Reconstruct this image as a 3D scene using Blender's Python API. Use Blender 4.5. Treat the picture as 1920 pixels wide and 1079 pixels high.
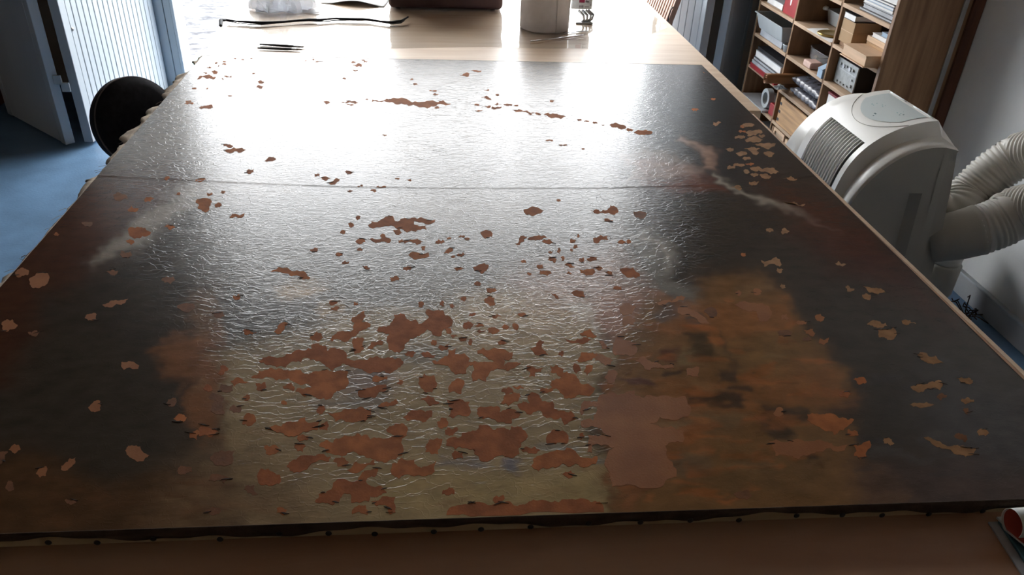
import bpy, bmesh, math, random
import numpy as np
from mathutils import Matrix, Vector

for o in list(bpy.data.objects):
    bpy.data.objects.remove(o, do_unlink=True)
scene = bpy.context.scene
COL = scene.collection
rnd = random.Random(7)

# ------------------------------------------------------------------ camera
F_PX = 1455.0
CX, CY = 960.0, 539.5
CAM_Z = 1.55
def _ray(p):
    d = np.array([p[0] - CX, p[1] - CY, F_PX]); return d / np.linalg.norm(d)
_down = _ray((848, 2890)); _fw = _ray((800, -386))
_fw = _fw - _down * (_fw @ _down); _fw /= np.linalg.norm(_fw)
_right = np.cross(_down, _fw)
RM = np.array([_right, _fw, -_down])          # rows: world axes in camera axes (x right, y down, z forward)

cam_data = bpy.data.cameras.new('camera')
cam = bpy.data.objects.new('camera', cam_data)
COL.objects.link(cam)
cam_data.sensor_width = 36.0
cam_data.lens = F_PX / 1920.0 * 36.0
cam_data.clip_start = 0.02
_m = Matrix.Identity(4)
_c0, _c1, _c2 = RM @ np.array([1, 0, 0]), RM @ np.array([0, -1, 0]), RM @ np.array([0, 0, -1])
for i in range(3):
    _m[i][0], _m[i][1], _m[i][2] = _c0[i], _c1[i], _c2[i]
_m[2][3] = CAM_Z
cam.matrix_world = _m
scene.camera = cam

# ------------------------------------------------------------------ daylight and exposure
world = bpy.data.worlds.new('daylight'); scene.world = world
world.use_nodes = True
_bg = world.node_tree.nodes['Background']
_bg.inputs[0].default_value = (0.96, 0.98, 1.0, 1)
_bg.inputs[1].default_value = 13.0
scene.view_settings.view_transform = 'Standard'
scene.view_settings.look = 'None'
scene.view_settings.gamma = 1.0
scene.view_settings.use_curve_mapping = False
scene.view_settings.exposure = 0.0

# ------------------------------------------------------------------ pixel -> place helpers
def at_z(p, z):
    d = RM @ np.array([p[0] - CX, p[1] - CY, F_PX]); t = (z - CAM_Z) / d[2]
    return d * t + np.array([0, 0, CAM_Z])
def at_y(p, y):
    d = RM @ np.array([p[0] - CX, p[1] - CY, F_PX]); t = y / d[1]
    return d * t + np.array([0, 0, CAM_Z])
def at_x(p, x):
    d = RM @ np.array([p[0] - CX, p[1] - CY, F_PX]); t = x / d[0]
    return d * t + np.array([0, 0, CAM_Z])
def proj(P):
    q = (np.asarray(P, float) - np.array([0, 0, CAM_Z])) @ RM
    return np.stack([CX + F_PX * q[..., 0] / q[..., 2], CY + F_PX * q[..., 1] / q[..., 2]], -1)

# ------------------------------------------------------------------ materials
def mat(name, col, rough=0.6, spec=0.4, var=0.0, vscale=8.0, bump=0.0, bscale=60.0, metal=0.0,
        stretch=(1, 1, 1), coat=0.0, col2=None, trans=0.0, alpha=1.0, detail=4.0, ior=1.5):
    m = bpy.data.materials.new(name); m.use_nodes = True
    nt = m.node_tree; b = nt.nodes['Principled BSDF']
    b.inputs['Base Color'].default_value = (*col, 1)
    b.inputs['Roughness'].default_value = rough
    b.inputs['Specular IOR Level'].default_value = spec
    b.inputs['Metallic'].default_value = metal
    b.inputs['Coat Weight'].default_value = coat
    b.inputs['Transmission Weight'].default_value = trans
    b.inputs['Alpha'].default_value = alpha
    b.inputs['IOR'].default_value = ior
    tc = nt.nodes.new('ShaderNodeTexCoord')
    mp = nt.nodes.new('ShaderNodeMapping'); mp.inputs['Scale'].default_value = stretch
    nt.links.new(tc.outputs['Object'], mp.inputs['Vector'])
    if var > 0 or col2:
        n = nt.nodes.new('ShaderNodeTexNoise'); n.inputs['Scale'].default_value = vscale
        n.inputs['Detail'].default_value = detail
        nt.links.new(mp.outputs[0], n.inputs['Vector'])
        r = nt.nodes.new('ShaderNodeValToRGB')
        c2 = col2 if col2 else tuple(min(1, c * (1 + var)) for c in col)
        c1 = col if col2 else tuple(c * (1 - var) for c in col)
        r.color_ramp.elements[0].position = 0.35; r.color_ramp.elements[0].color = (*c1, 1)
        r.color_ramp.elements[1].position = 0.65; r.color_ramp.elements[1].color = (*c2, 1)
        nt.links.new(n.outputs['Fac'], r.inputs[0]); nt.links.new(r.outputs[0], b.inputs['Base Color'])
    if bump > 0:
        n2 = nt.nodes.new('ShaderNodeTexNoise'); n2.inputs['Scale'].default_value = bscale
        n2.inputs['Detail'].default_value = 6
        nt.links.new(mp.outputs[0], n2.inputs['Vector'])
        bp = nt.nodes.new('ShaderNodeBump'); bp.inputs['Strength'].default_value = 1.0
        bp.inputs['Distance'].default_value = bump
        nt.links.new(n2.outputs['Fac'], bp.inputs['Height']); nt.links.new(bp.outputs[0], b.inputs['Normal'])
    return m

M = {}
M['plaster'] = mat('plaster', (0.80, 0.81, 0.81), 0.75, 0.2, 0.05, 3, 0.002, 18)
M['ceiling'] = mat('ceiling_boards', (0.34, 0.25, 0.17), 0.7, 0.2, 0.15, 5, stretch=(0.4, 4, 1))
M['warm_wall'] = mat('warm_plaster', (0.66, 0.57, 0.47), 0.85, 0.15, 0.06, 3)
M['floor'] = mat('floor_vinyl', (0.145, 0.26, 0.415), 0.42, 0.4, 0.12, 6, 0.0008, 90)
M['gravel'] = mat('gravel', (0.045, 0.047, 0.055), 0.9, 0.1, 0, 16, 0.015, 60, col2=(0.19, 0.19, 0.195), stretch=(0.7, 1.3, 1))
M['baseboard'] = mat('baseboard_paint', (0.42, 0.43, 0.44), 0.4, 0.4, 0.08, 5)
M['white_paint'] = mat('white_door_paint', (0.45, 0.49, 0.515), 0.45, 0.4, 0.05, 4, 0.0006, 40, stretch=(1, 1, 0.15))
M['steel'] = mat('steel', (0.45, 0.46, 0.47), 0.35, 0.5, 0.1, 20, metal=0.9)
M['chrome'] = mat('polished_steel', (0.85, 0.85, 0.86), 0.12, 0.5, metal=1.0)
M['plywood'] = mat('plywood', (0.66, 0.48, 0.33), 0.40, 0.35, 0, 5, 0.0004, 50, stretch=(0.5, 6, 1), col2=(0.76, 0.59, 0.43))
M['near_ply'] = mat('worn_plywood', (0.44, 0.24, 0.145), 0.5, 0.35, 0, 4, 0.0004, 50, stretch=(0.6, 2.5, 1), col2=(0.54, 0.34, 0.225))
M['table_leg'] = mat('table_leg_wood', (0.35, 0.22, 0.13), 0.6, 0.3, 0.15, 12, stretch=(1, 1, 0.2))
M['stretcher'] = mat('stretcher_wood', (0.42, 0.31, 0.18), 0.6, 0.3, 0.15, 10, stretch=(0.3, 3, 3))
M['old_canvas'] = mat('raw_canvas', (0.46, 0.39, 0.31), 0.9, 0.1, 0.25, 25, 0.001, 300)
M['brown_canvas'] = mat('stained_canvas', (0.055, 0.035, 0.025), 0.8, 0.2, 0.3, 30, 0.001, 200)
M['tack'] = mat('iron_tack', (0.015, 0.013, 0.012), 0.5, 0.4)
M['cab_wood'] = mat('cabinet_wood', (0.19, 0.10, 0.052), 0.45, 0.35, 0, 4.5, 0.0003, 60, stretch=(9, 9, 0.55), col2=(0.34, 0.20, 0.11), detail=7)
M['cab_red'] = mat('cabinet_red_wood', (0.10, 0.04, 0.025), 0.5, 0.3, 0.25, 8, stretch=(6, 6, 0.5))
M['shelf_wood'] = mat('shelf_wood', (0.44, 0.31, 0.21), 0.65, 0.25, 0.25, 9, 0.0005, 70, stretch=(1, 0.4, 3))
M['shelf_dark'] = mat('divider_wood', (0.26, 0.155, 0.09), 0.65, 0.25, 0.2, 9, 0.0005, 70, stretch=(2, 2, 0.5))
M['pale_wood'] = mat('pale_wood', (0.62, 0.43, 0.28), 0.55, 0.3, 0.12, 9, stretch=(2, 0.4, 6))
M['pine'] = mat('pine', (0.50, 0.30, 0.15), 0.5, 0.3, 0.22, 7, stretch=(2, 0.5, 7))
M['kraft'] = mat('kraft_card', (0.42, 0.28, 0.16), 0.8, 0.2, 0.08, 6)
M['veneer'] = mat('veneer', (0.33, 0.16, 0.07), 0.5, 0.3, 0.15, 12, stretch=(0.5, 5, 5))
M['paper'] = mat('white_paper', (0.78, 0.78, 0.77), 0.8, 0.2, 0.04, 30)
M['greypaper'] = mat('grey_paper', (0.42, 0.44, 0.47), 0.6, 0.3, 0.12, 12)
M['bluepaper'] = mat('blue_paper', (0.35, 0.47, 0.60), 0.6, 0.3, 0.1, 12)
M['blackpaper'] = mat('black_cover', (0.025, 0.025, 0.028), 0.45, 0.4, 0.2, 12)
M['redcard'] = mat('red_card', (0.32, 0.015, 0.02), 0.45, 0.4, 0.1, 12)
M['darkred'] = mat('dark_red', (0.18, 0.02, 0.03), 0.5, 0.3, 0.1, 12)
M['whiteplastic'] = mat('white_plastic', (0.62, 0.66, 0.67), 0.35, 0.4, 0.04, 9)
M['milky'] = mat('milky_plastic', (0.42, 0.45, 0.46), 0.3, 0.45, 0.06, 9)
M['clear'] = mat('clear_plastic', (0.85, 0.88, 0.92), 0.12, 0.5, trans=0.85, ior=1.2)
M['wrap'] = mat('grey_wrap', (0.10, 0.10, 0.12), 0.22, 0.6, 0.4, 30, 0.004, 40)
M['gold'] = mat('gold_lid', (0.45, 0.30, 0.09), 0.3, 0.5, 0.1, 20, metal=0.7)
M['grey_metal'] = mat('grey_enamel', (0.36, 0.38, 0.38), 0.4, 0.4, 0.15, 60)
M['black_plastic'] = mat('black_plastic', (0.015, 0.015, 0.016), 0.4, 0.4, 0.2, 20)
M['pinkbox'] = mat('pink_box', (0.62, 0.42, 0.35), 0.6, 0.3, 0.1, 40)
M['ac_white'] = mat('ac_plastic', (0.82, 0.81, 0.77), 0.28, 0.45, 0.02, 6)
M['ac_grey'] = mat('ac_side_plastic', (0.42, 0.40, 0.35), 0.5, 0.3, 0.03, 6)
M['ac_lens'] = mat('ac_display', (0.60, 0.66, 0.66), 0.22, 0.5, 0.02, 6)
M['ac_dark'] = mat('ac_vent_dark', (0.03, 0.03, 0.032), 0.6, 0.3, 0.1, 30)
M['ac_mark'] = mat('ac_print', (0.08, 0.13, 0.15), 0.5, 0.3)
M['ac_teal'] = mat('ac_icon_teal', (0.13, 0.30, 0.32), 0.5, 0.3)
M['hose'] = mat('hose_plastic', (0.62, 0.60, 0.55), 0.42, 0.4, 0.04, 9)
M['hose_dark'] = mat('hose_cuff_plastic', (0.42, 0.40, 0.35), 0.5, 0.35, 0.04, 9)
M['roots'] = mat('dry_roots', (0.06, 0.045, 0.035), 0.9, 0.1, 0.2, 40)
M['black_fabric'] = mat('black_fabric', (0.014, 0.013, 0.016), 0.85, 0.25, 0.35, 60, 0.0004, 500)
M['piping'] = mat('grey_piping', (0.16, 0.13, 0.125), 0.6, 0.3)
M['brown_case'] = mat('brown_leatherette', (0.075, 0.042, 0.040), 0.55, 0.3, 0.12, 20, 0.0004, 200)
M['tissue'] = mat('paper_roll', (0.86, 0.85, 0.87), 0.9, 0.1, 0.03, 30, 0.0006, 180)
M['strap'] = mat('black_strap', (0.018, 0.018, 0.022), 0.6, 0.3, 0.2, 60)
def bag_material():
    m = mat('plastic_bag', (0.86, 0.89, 0.94), 0.3, 0.45, 0.03, 20, 0.002, 30)
    nt = m.node_tree; b = nt.nodes['Principled BSDF']; out = [n for n in nt.nodes if n.type == 'OUTPUT_MATERIAL'][0]
    tl = nt.nodes.new('ShaderNodeBsdfTranslucent'); tl.inputs[0].default_value = (0.9, 0.93, 0.97, 1)
    mx = nt.nodes.new('ShaderNodeMixShader'); mx.inputs[0].default_value = 0.5
    nt.links.new(b.outputs[0], mx.inputs[1]); nt.links.new(tl.outputs[0], mx.inputs[2]); nt.links.new(mx.outputs[0], out.inputs[0])
    return m
M['bag'] = bag_material()
M['slat_wood'] = mat('slat_wood', (0.46, 0.29, 0.22), 0.6, 0.3, 0.15, 12, stretch=(2, 2, 0.3))
M['teal'] = mat('teal_cover', (0.05, 0.115, 0.14), 0.45, 0.35, 0.15, 9)
M['red_in'] = mat('red_page', (0.36, 0.05, 0.03), 0.6, 0.3, 0.1, 12)
M['page'] = mat('magazine_page', (0.48, 0.49, 0.47), 0.45, 0.35, 0.12, 40)
M['mint'] = mat('mint_mat', (0.20, 0.42, 0.36), 0.7, 0.2, 0.1, 30)
M['redbrown'] = mat('red_brown_cabinet', (0.16, 0.05, 0.025), 0.5, 0.3, 0.15, 6, stretch=(1, 1, 0.3))
M['label_red'] = mat('label_red', (0.30, 0.03, 0.08), 0.5, 0.3)
M['label_black'] = mat('label_black', (0.03, 0.03, 0.03), 0.5, 0.3)
M['label_grey'] = mat('label_grey', (0.30, 0.30, 0.32), 0.5, 0.3)
M['fill_a'] = mat('brown_filler', (0.36, 0.118, 0.035), 0.8, 0.15, 0.2, 45, 0.0002, 300)
M['fill_b'] = mat('red_brown_filler', (0.31, 0.096, 0.029), 0.8, 0.15, 0.2, 45, 0.0002, 300)
M['fill_c'] = mat('tan_filler', (0.29, 0.15, 0.068), 0.75, 0.15, 0.2, 45, 0.0002, 300)
M['fill_d'] = mat('dark_filler', (0.17, 0.068, 0.028), 0.7, 0.15, 0.2, 45, 0.0002, 300)
M['fill_e'] = mat('ochre_filler', (0.245, 0.085, 0.025), 0.65, 0.2, 0, 14, 0.0002, 300, col2=(0.32, 0.118, 0.036))
M['bristle'] = mat('bristle', (0.10, 0.06, 0.03), 0.8, 0.2)

def film_material():
    m = bpy.data.materials.new('clear_film'); m.use_nodes = True
    nt = m.node_tree; nt.nodes.clear()
    out = nt.nodes.new('ShaderNodeOutputMaterial')
    mx = nt.nodes.new('ShaderNodeMixShader'); lw = nt.nodes.new('ShaderNodeLayerWeight'); lw.inputs[0].default_value = 0.5
    pw_ = nt.nodes.new('ShaderNodeMath'); pw_.operation = 'POWER'; pw_.inputs[1].default_value = 4.6
    ma = nt.nodes.new('ShaderNodeMath'); ma.operation = 'MULTIPLY_ADD'; ma.inputs[1].default_value = 0.92; ma.inputs[2].default_value = 0.05
    nt.links.new(lw.outputs['Facing'], pw_.inputs[0]); nt.links.new(pw_.outputs[0], ma.inputs[0])
    tr = nt.nodes.new('ShaderNodeBsdfTransparent'); tr.inputs[0].default_value = (0.96, 0.96, 0.95, 1)
    gl = nt.nodes.new('ShaderNodeBsdfGlossy'); gl.inputs['Roughness'].default_value = 0.04
    tc = nt.nodes.new('ShaderNodeTexCoord'); n = nt.nodes.new('ShaderNodeTexNoise'); n.inputs['Scale'].default_value = 9
    bp = nt.nodes.new('ShaderNodeBump'); bp.inputs['Distance'].default_value = 0.002; bp.inputs['Strength'].default_value = 0.6
    nt.links.new(tc.outputs['Object'], n.inputs['Vector']); nt.links.new(n.outputs['Fac'], bp.inputs['Height'])
    nt.links.new(bp.outputs[0], gl.inputs['Normal'])
    nt.links.new(ma.outputs[0], mx.inputs[0]); nt.links.new(tr.outputs[0], mx.inputs[1]); nt.links.new(gl.outputs[0], mx.inputs[2])
    nt.links.new(mx.outputs[0], out.inputs[0])
    return m
M['film'] = film_material()

# ------------------------------------------------------------------ mesh helpers
class G:
    """collects vertices and faces of one mesh"""
    def __init__(self): self.v = []; self.f = []
    def add(self, v, f):
        n = len(self.v); self.v += [tuple(map(float, p)) for p in v]
        self.f += [tuple(i + n for i in q) for q in f]; return self
    def box(self, x0, x1, y0, y1, z0, z1):
        v = [(x0, y0, z0), (x1, y0, z0), (x1, y1, z0), (x0, y1, z0), (x0, y0, z1), (x1, y0, z1), (x1, y1, z1), (x0, y1, z1)]
        return self.add(v, [(0, 3, 2, 1), (4, 5, 6, 7), (0, 1, 5, 4), (1, 2, 6, 5), (2, 3, 7, 6), (3, 0, 4, 7)])
    def obox(self, c, ax, ay, az):
        c, ax, ay, az = map(np.array, (c, ax, ay, az))
        v = [c + sx * ax + sy * ay + sz * az for sz in (-1, 1) for sx, sy in ((-1, -1), (1, -1), (1, 1), (-1, 1))]
        return self.add(v, [(0, 3, 2, 1), (4, 5, 6, 7), (0, 1, 5, 4), (1, 2, 6, 5), (2, 3, 7, 6), (3, 0, 4, 7)])
    def bar(self, p0, p1, w, h, up=(0, 0, 1)):
        p0, p1 = np.array(p0, float), np.array(p1, float); d = p1 - p0; L = np.linalg.norm(d); d /= L
        u = np.array(up, float); s = np.cross(d, u); s /= np.linalg.norm(s); u = np.cross(s, d)
        return self.obox((p0 + p1) / 2, d * L / 2, s * w / 2, u * h / 2)
    def tube(self, path, r, n=12, caps=True, flat=1.0):
        path = np.array(path, float); k = len(path)
        rr = np.full(k, r) if np.isscalar(r) else np.array(r)
        t = np.gradient(path, axis=0); t /= np.linalg.norm(t, axis=1)[:, None] + 1e-12
        a = np.array([0, 0, 1.0]) if abs(t[0][2]) < 0.9 else np.array([1.0, 0, 0])
        v = []; s = np.cross(t[0], a); s /= np.linalg.norm(s)
        for i in range(k):
            s = s - t[i] * (s @ t[i]); s /= np.linalg.norm(s); u = np.cross(s, t[i])
            for j in range(n):
                q = 2 * math.pi * j / n
                v.append(path[i] + rr[i] * (math.cos(q) * s + flat * math.sin(q) * u))
        f = [(i * n + j, i * n + (j + 1) % n, (i + 1) * n + (j + 1) % n, (i + 1) * n + j) for i in range(k - 1) for j in range(n)]
        if caps: f += [tuple(range(n))[::-1], tuple((k - 1) * n + j for j in range(n))]
        return self.add(v, f)
    def lathe(self, prof, c, n=32, caps=True):
        v = [(c[0] + r * math.cos(2 * math.pi * j / n), c[1] + r * math.sin(2 * math.pi * j / n), c[2] + z) for r, z in prof for j in range(n)]
        k = len(prof)
        f = [(i * n + j, i * n + (j + 1) % n, (i + 1) * n + (j + 1) % n, (i + 1) * n + j) for i in range(k - 1) for j in range(n)]
        if caps: f += [tuple(range(n))[::-1], tuple((k - 1) * n + j for j in range(n))]
        return self.add(v, f)
    def grid(self, P):
        """P: rows x cols array of points"""
        P = np.array(P, float); r, c = P.shape[:2]
        return self.add(P.reshape(-1, 3), [(i * c + j, i * c + j + 1, (i + 1) * c + j + 1, (i + 1) * c + j) for i in range(r - 1) for j in range(c - 1)])
    def prism(self, poly, z0, z1):
        n = len(poly)
        v = [(p[0], p[1], z0) for p in poly] + [(p[0], p[1], z1) for p in poly]
        return self.add(v, [tuple(range(n))[::-1], tuple(range(n, 2 * n))] + [(i, (i + 1) % n, n + (i + 1) % n, n + i) for i in range(n)])

BASE = {}
def mk(name, g, material, base=(0, 0, 0), parent=None, smooth=False, bevel=0.0, seg=2, solid=0.0, recalc=True):
    b = np.array(base, float)
    me = bpy.data.meshes.new(name)
    me.from_pydata([tuple(np.array(p) - b) for p in g.v], [], g.f)
    if recalc or bevel:
        bm = bmesh.new(); bm.from_mesh(me)
        if bevel:
            bmesh.ops.remove_doubles(bm, verts=bm.verts, dist=1e-6)
            ed = [e for e in bm.edges if len(e.link_faces) == 2 and e.calc_face_angle(0) > 0.5]
            bmesh.ops.bevel(bm, geom=ed, offset=bevel, segments=seg, affect='EDGES', profile=0.5)
        bmesh.ops.recalc_face_normals(bm, faces=bm.faces)
        bm.to_mesh(me); bm.free()
    me.materials.append(material)
    if smooth: me.shade_smooth()
    o = bpy.data.objects.new(name, me); COL.objects.link(o)
    if solid:
        md = o.modifiers.new('thickness', 'SOLIDIFY'); md.thickness = solid; md.offset = -1
    if parent: o.parent = parent
    else: o.location = base
    return o
def tag(o, label, cat, group=None):
    o['label'] = label; o['category'] = cat
    if group: o['group'] = group
    return o
class Thing:
    def __init__(self, name, label, cat, base, group=None):
        self.base = tuple(map(float, base))
        self.o = bpy.data.objects.new(name, None); COL.objects.link(self.o)
        self.o.location = self.base; self.o.empty_display_size = 0.1
        tag(self.o, label, cat, group)
    def part(self, name, g, material, parent=None, **k):
        return mk(name, g, material, self.base, parent or self.o, **k)
def single(name, label, cat, g, material, base=None, group=None, **k):
    if base is None:
        a = np.array(g.v); base = (a[:, 0].mean(), a[:, 1].mean(), a[:, 2].min())
    return tag(mk(name, g, material, base, **k), label, cat, group)
def struct(name, g, material, **k):
    o = mk(name, g, material, **k); o['kind'] = 'structure'; return o

# ================================================================== ROOM
XW = 2.05                     # right wall
YF, YO = 4.90, 5.02            # inner and outer face of the front wall
struct('floor', G().box(-4.2, XW, -3.0, YO, -0.12, 0.0), M['floor'])
struct('ceiling', G().box(-4.2, XW, -3.0, YF, 2.95, 3.1), M['ceiling'])
struct('wall_right', G().box(XW, XW + 0.2, -3.0, YF, 0, 3.1), M['plaster'])
struct('wall_left', G().box(-4.4, -4.2, -3.0, YF, 0, 3.1), M['warm_wall'])
struct('wall_back', G().box(-4.4, XW + 0.2, -3.2, -3.0, 0, 3.1), M['warm_wall'])
OPL, OPR, LINTEL = -1.50, 1.40, 2.37
gw = G().box(-4.4, OPL, YF, YO, 0, 3.1).box(OPR, XW + 0.2, YF, YO, 0, 3.1).box(OPL, OPR, YF, YO, LINTEL, 3.1)
struct('wall_front', gw, M['warm_wall'])
struct('ground_outside', G().box(-30, 30, YO, 60, -0.2, -0.03), M['gravel'])
# door frame around the opening
struct('trim_1', G().box(-1.600, -1.545, YF - 0.045, YF, 0, LINTEL), M['white_paint'], bevel=0.004)
struct('trim_2', G().box(-1.543, -1.502, YF - 0.040, YF, 0, LINTEL), M['white_paint'], bevel=0.004)
struct('trim_4', G().box(-1.500, -1.482, YF - 0.055, YO + 0.01, 0, LINTEL), M['white_paint'], bevel=0.004)
struct('trim_3', G().box(OPR - 0.02, OPR, YF - 0.03, YO + 0.01, 0, LINTEL), M['white_paint'], bevel=0.004)
bb = struct('baseboard_right', G().box(XW - 0.014, XW, -3.0, 2.80, 0, 0.085), M['baseboard'], bevel=0.005)
mk('baseboard_cap', G().box(XW - 0.020, XW, -3.0, 2.80, 0.085, 0.094), M['white_paint'], parent=bb, bevel=0.003)

# folding door leaves
def leaf(name, p0, p1, th, n, z0=0.015, z1=2.34, side=1, stile=0.055):
    """framed plank leaf from p0 (free end) to p1; boards stand slightly proud of the gaps on the core"""
    p0, p1 = np.array([*p0, 0.0]), np.array([*p1, 0.0]); d = p1 - p0; L = np.linalg.norm(d); d /= L
    s = np.array([-d[1], d[0], 0]) * side
    def slab(a, b, t0, t1, za, zb):
        c = p0 + d * (a + b) / 2 + s * (t0 + t1) / 2 + np.array([0, 0, (za + zb) / 2])
        return G().obox(c, d * (b - a) / 2, s * (t1 - t0) / 2, np.array([0, 0, (zb - za) / 2]))
    core = struct(name, slab(0.004, L, -th / 2, th / 2 - 0.010, z0, z1), M['white_paint'])
    mk('stile', slab(0, stile, -th / 2 - 0.002, th / 2, z0, z1), M['white_paint'], parent=core, bevel=0.003)
    mk('stile', slab(L - stile, L, -th / 2 - 0.002, th / 2, z0, z1), M['white_paint'], parent=core, bevel=0.003)
    a = np.linspace(stile, L - stile, n + 1)
    for i in range(n):
        mk('plank', slab(a[i] + 0.003, a[i + 1] - 0.003, 0, th / 2 - 0.001, z0 + 0.003, z1), M['white_paint'], parent=core, bevel=0.002, seg=1)
    return core, slab
leafA, slA = leaf('door_1', (-1.735, 3.925), (-1.615, 4.845), 0.045, 17, side=-1)
leafB, slB = leaf('door_2', (-1.815, 3.90), (-2.29, 4.36), 0.045, 1, side=1, stile=0.05)
for z in (0.32, 1.2, 2.1):
    h = mk('hinge', G().box(-1.812, -1.775, 3.893, 3.903, z, z + 0.045), M['white_paint'], parent=leafB, bevel=0.002)
    h2 = mk('hinge', G().box(-1.785, -1.745, 3.893, 3.903, z - 0.035, z + 0.01), M['white_paint'], parent=leafA, bevel=0.002)
mk('door_bolt', G().lathe([(0.012, 0), (0.012, 0.01), (0.006, 0.016)], (-1.71, 3.99, 0.555), 12), M['steel'], parent=leafA)
leafC, slC = leaf('door_3', (1.50, 4.22), (1.42, 4.85), 0.045, 6, side=1)
leafD, slD = leaf('door_4', (1.582, 4.19), (1.80, 4.44), 0.045, 1, side=-1, stile=0.045)

# ================================================================== TABLES
ta = Thing('work_table', 'pale plywood work table under the far half of the painting', 'table', (0.12, 3.6, 0))
ta.part('table_top', G().prism([(-0.785, 2.43), (1.100, 2.43), (1.130, 4.75), (-1.01, 4.75)], 0.69, 0.72), M['plywood'], bevel=0.0015, seg=1)
for x in (-0.75, 0.98):
    for y in (3.25, 4.55):
        ta.part('leg', G().box(x - 0.035, x + 0.035, y - 0.035, y + 0.035, 0, 0.62), M['table_leg'], bevel=0.003)
for y in (3.25, 4.55): ta.part('apron', G().box(-0.75, 0.98, y - 0.015, y + 0.015, 0.61, 0.69), M['table_leg'])
for x in (-0.75, 0.98): ta.part('apron', G().box(x - 0.015, x + 0.015, 3.25, 4.55, 0.61, 0.69), M['table_leg'])
tb = Thing('work_table', 'brown worn plywood table under the near half of the painting', 'table', (0.12, 1.2, 0))
tb.part('table_top', G().box(-0.77, 1.052, 0.33, 2.40, 0.69, 0.72), M['near_ply'], bevel=0.002, seg=1)
for x in (-0.66, 0.93):
    for y in (0.45, 2.25):
        tb.part('leg', G().box(x - 0.035, x + 0.035, y - 0.035, y + 0.035, 0, 0.62), M['table_leg'], bevel=0.003)
for y in (0.45, 2.25): tb.part('apron', G().box(-0.66, 0.93, y - 0.015, y + 0.015, 0.61, 0.69), M['table_leg'])
for x in (-0.66, 0.93): tb.part('apron', G().box(x - 0.015, x + 0.015, 0.45, 2.25, 0.61, 0.69), M['table_leg'])
TZ = 0.72
tb.part('edge_strip', G().box(1.052, 1.062, 0.33, 2.40, 0.69, 0.7195), M['plywood'])

# ================================================================== PAINTING
PZ = 0.75
pt = Thing('painting', 'large unframed old canvas painting with brown filler patches lying on the tables', 'painting', (0.1, 1.8, TZ))
CFL, CFR, CNR, CNL = (-0.812, 2.897), (1.022, 2.862), (1.004, 0.698), (-0.806, 0.722)
def bil(u, v):
    """u across, v from near to far"""
    x = (1 - v) * ((1 - u) * CNL[0] + u * CNR[0]) + v * ((1 - u) * CFL[0] + u * CFR[0])
    y = (1 - v) * ((1 - u) * CNL[1] + u * CNR[1]) + v * ((1 - u) * CFL[1] + u * CFR[1])
    return x, y
SEAM = [at_z(p, PZ) for p in [(120, 325), (186, 329), (330, 336), (500, 344), (640, 349), (850, 352), (1100, 352), (1330, 347), (1450, 338), (1560, 325)]]
SX = np.array([p[0] for p in SEAM]); SY = np.array([p[1] for p in SEAM])
def canvas_z(x, y):
    s = np.interp(x, SX, SY)
    d = (np.asarray(y) - s)
    step = 0.0005 / (1 + np.exp(-d / 0.0016)) + 0.0003 * np.exp(-(d / 0.004) ** 2)
    return PZ + step - 0.0012
def lin(r, g, b):
    return np.array([((c / 255) / 12.92 if c / 255 < 0.04045 else ((c / 255 + 0.055) / 1.055) ** 2.4) for c in (r, g, b)])

NU, NV = 520, 620
uu = np.linspace(0, 1, NU); vv = np.linspace(0, 1, NV) ** 1.35
U, V = np.meshgrid(uu, vv)
gx, gy = bil(U, V); gz = canvas_z(gx, gy)
P3 = np.stack([gx, gy, gz], -1).reshape(-1, 3)
px = proj(P3)
# low-frequency wobble so painted shapes get brushy borders
wob = np.random.RandomState(3)
def wobble(p, amp, scale, seed):
    r = np.random.RandomState(seed); o = np.zeros(len(p))
    for k in range(7):
        a = r.rand() * 6.28; fq = scale * (1 + 2.2 * r.rand()); o += np.sin(p[:, 0] * math.cos(a) * fq + p[:, 1] * math.sin(a) * fq * 1.6 + r.rand() * 6.28)
    return o * amp / 2.6
wx, wy = wobble(px, 7, 0.028, 1), wobble(px, 5, 0.033, 2)
wx += wobble(px, 3, 0.11, 4); wy += wobble(px, 2.2, 0.11, 5)
pw = px + np.stack([wx, wy], -1)
colr = np.tile(np.array([0.040, 0.036, 0.034]), (len(px), 1))
def poly_sd(p, poly):
    poly = np.array(poly, float); n = len(poly); d = np.full(len(p), 1e9); s = np.zeros(len(p), bool)
    for i in range(n):
        a, b = poly[i], poly[(i + 1) % n]; e = b - a; w = p - a
        t = np.clip((w @ e) / (e @ e + 1e-9), 0, 1); q = w - t[:, None] * e; d = np.minimum(d, (q ** 2).sum(1))
        c = (a[1] > p[:, 1]) != (b[1] > p[:, 1])
        xi = a[0] + (p[:, 1] - a[1]) * (b[0] - a[0]) / ((b[1] - a[1]) if b[1] != a[1] else 1e-9)
        s ^= c & (p[:, 0] < xi)
    d = np.sqrt(d); return np.where(s, -d, d)
def paint(poly, col, soft=10, op=1.0):
    poly = np.array(poly, float); lo, hi = poly.min(0) - 3 * soft - 20, poly.max(0) + 3 * soft + 20
    m = np.where((px[:, 0] > lo[0]) & (px[:, 0] < hi[0]) & (px[:, 1] > lo[1]) & (px[:, 1] < hi[1]))[0]
    if len(m) == 0: return
    a = op / (1 + np.exp(np.clip(poly_sd(pw[m], poly) / (soft * 0.45), -30, 30)))
    colr[m] = colr[m] * (1 - a[:, None]) + np.array(col) * a[:, None]
def ell(cx, cy, rx, ry, col, soft=10, op=1.0, ang=0):
    t = np.linspace(0, 2 * math.pi, 15)[:-1]; c, s = math.cos(math.radians(ang)), math.sin(math.radians(ang))
    paint([(cx + rx * math.cos(q) * c - ry * math.sin(q) * s, cy + rx * math.cos(q) * s + ry * math.sin(q) * c) for q in t], col, soft, op)
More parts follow.
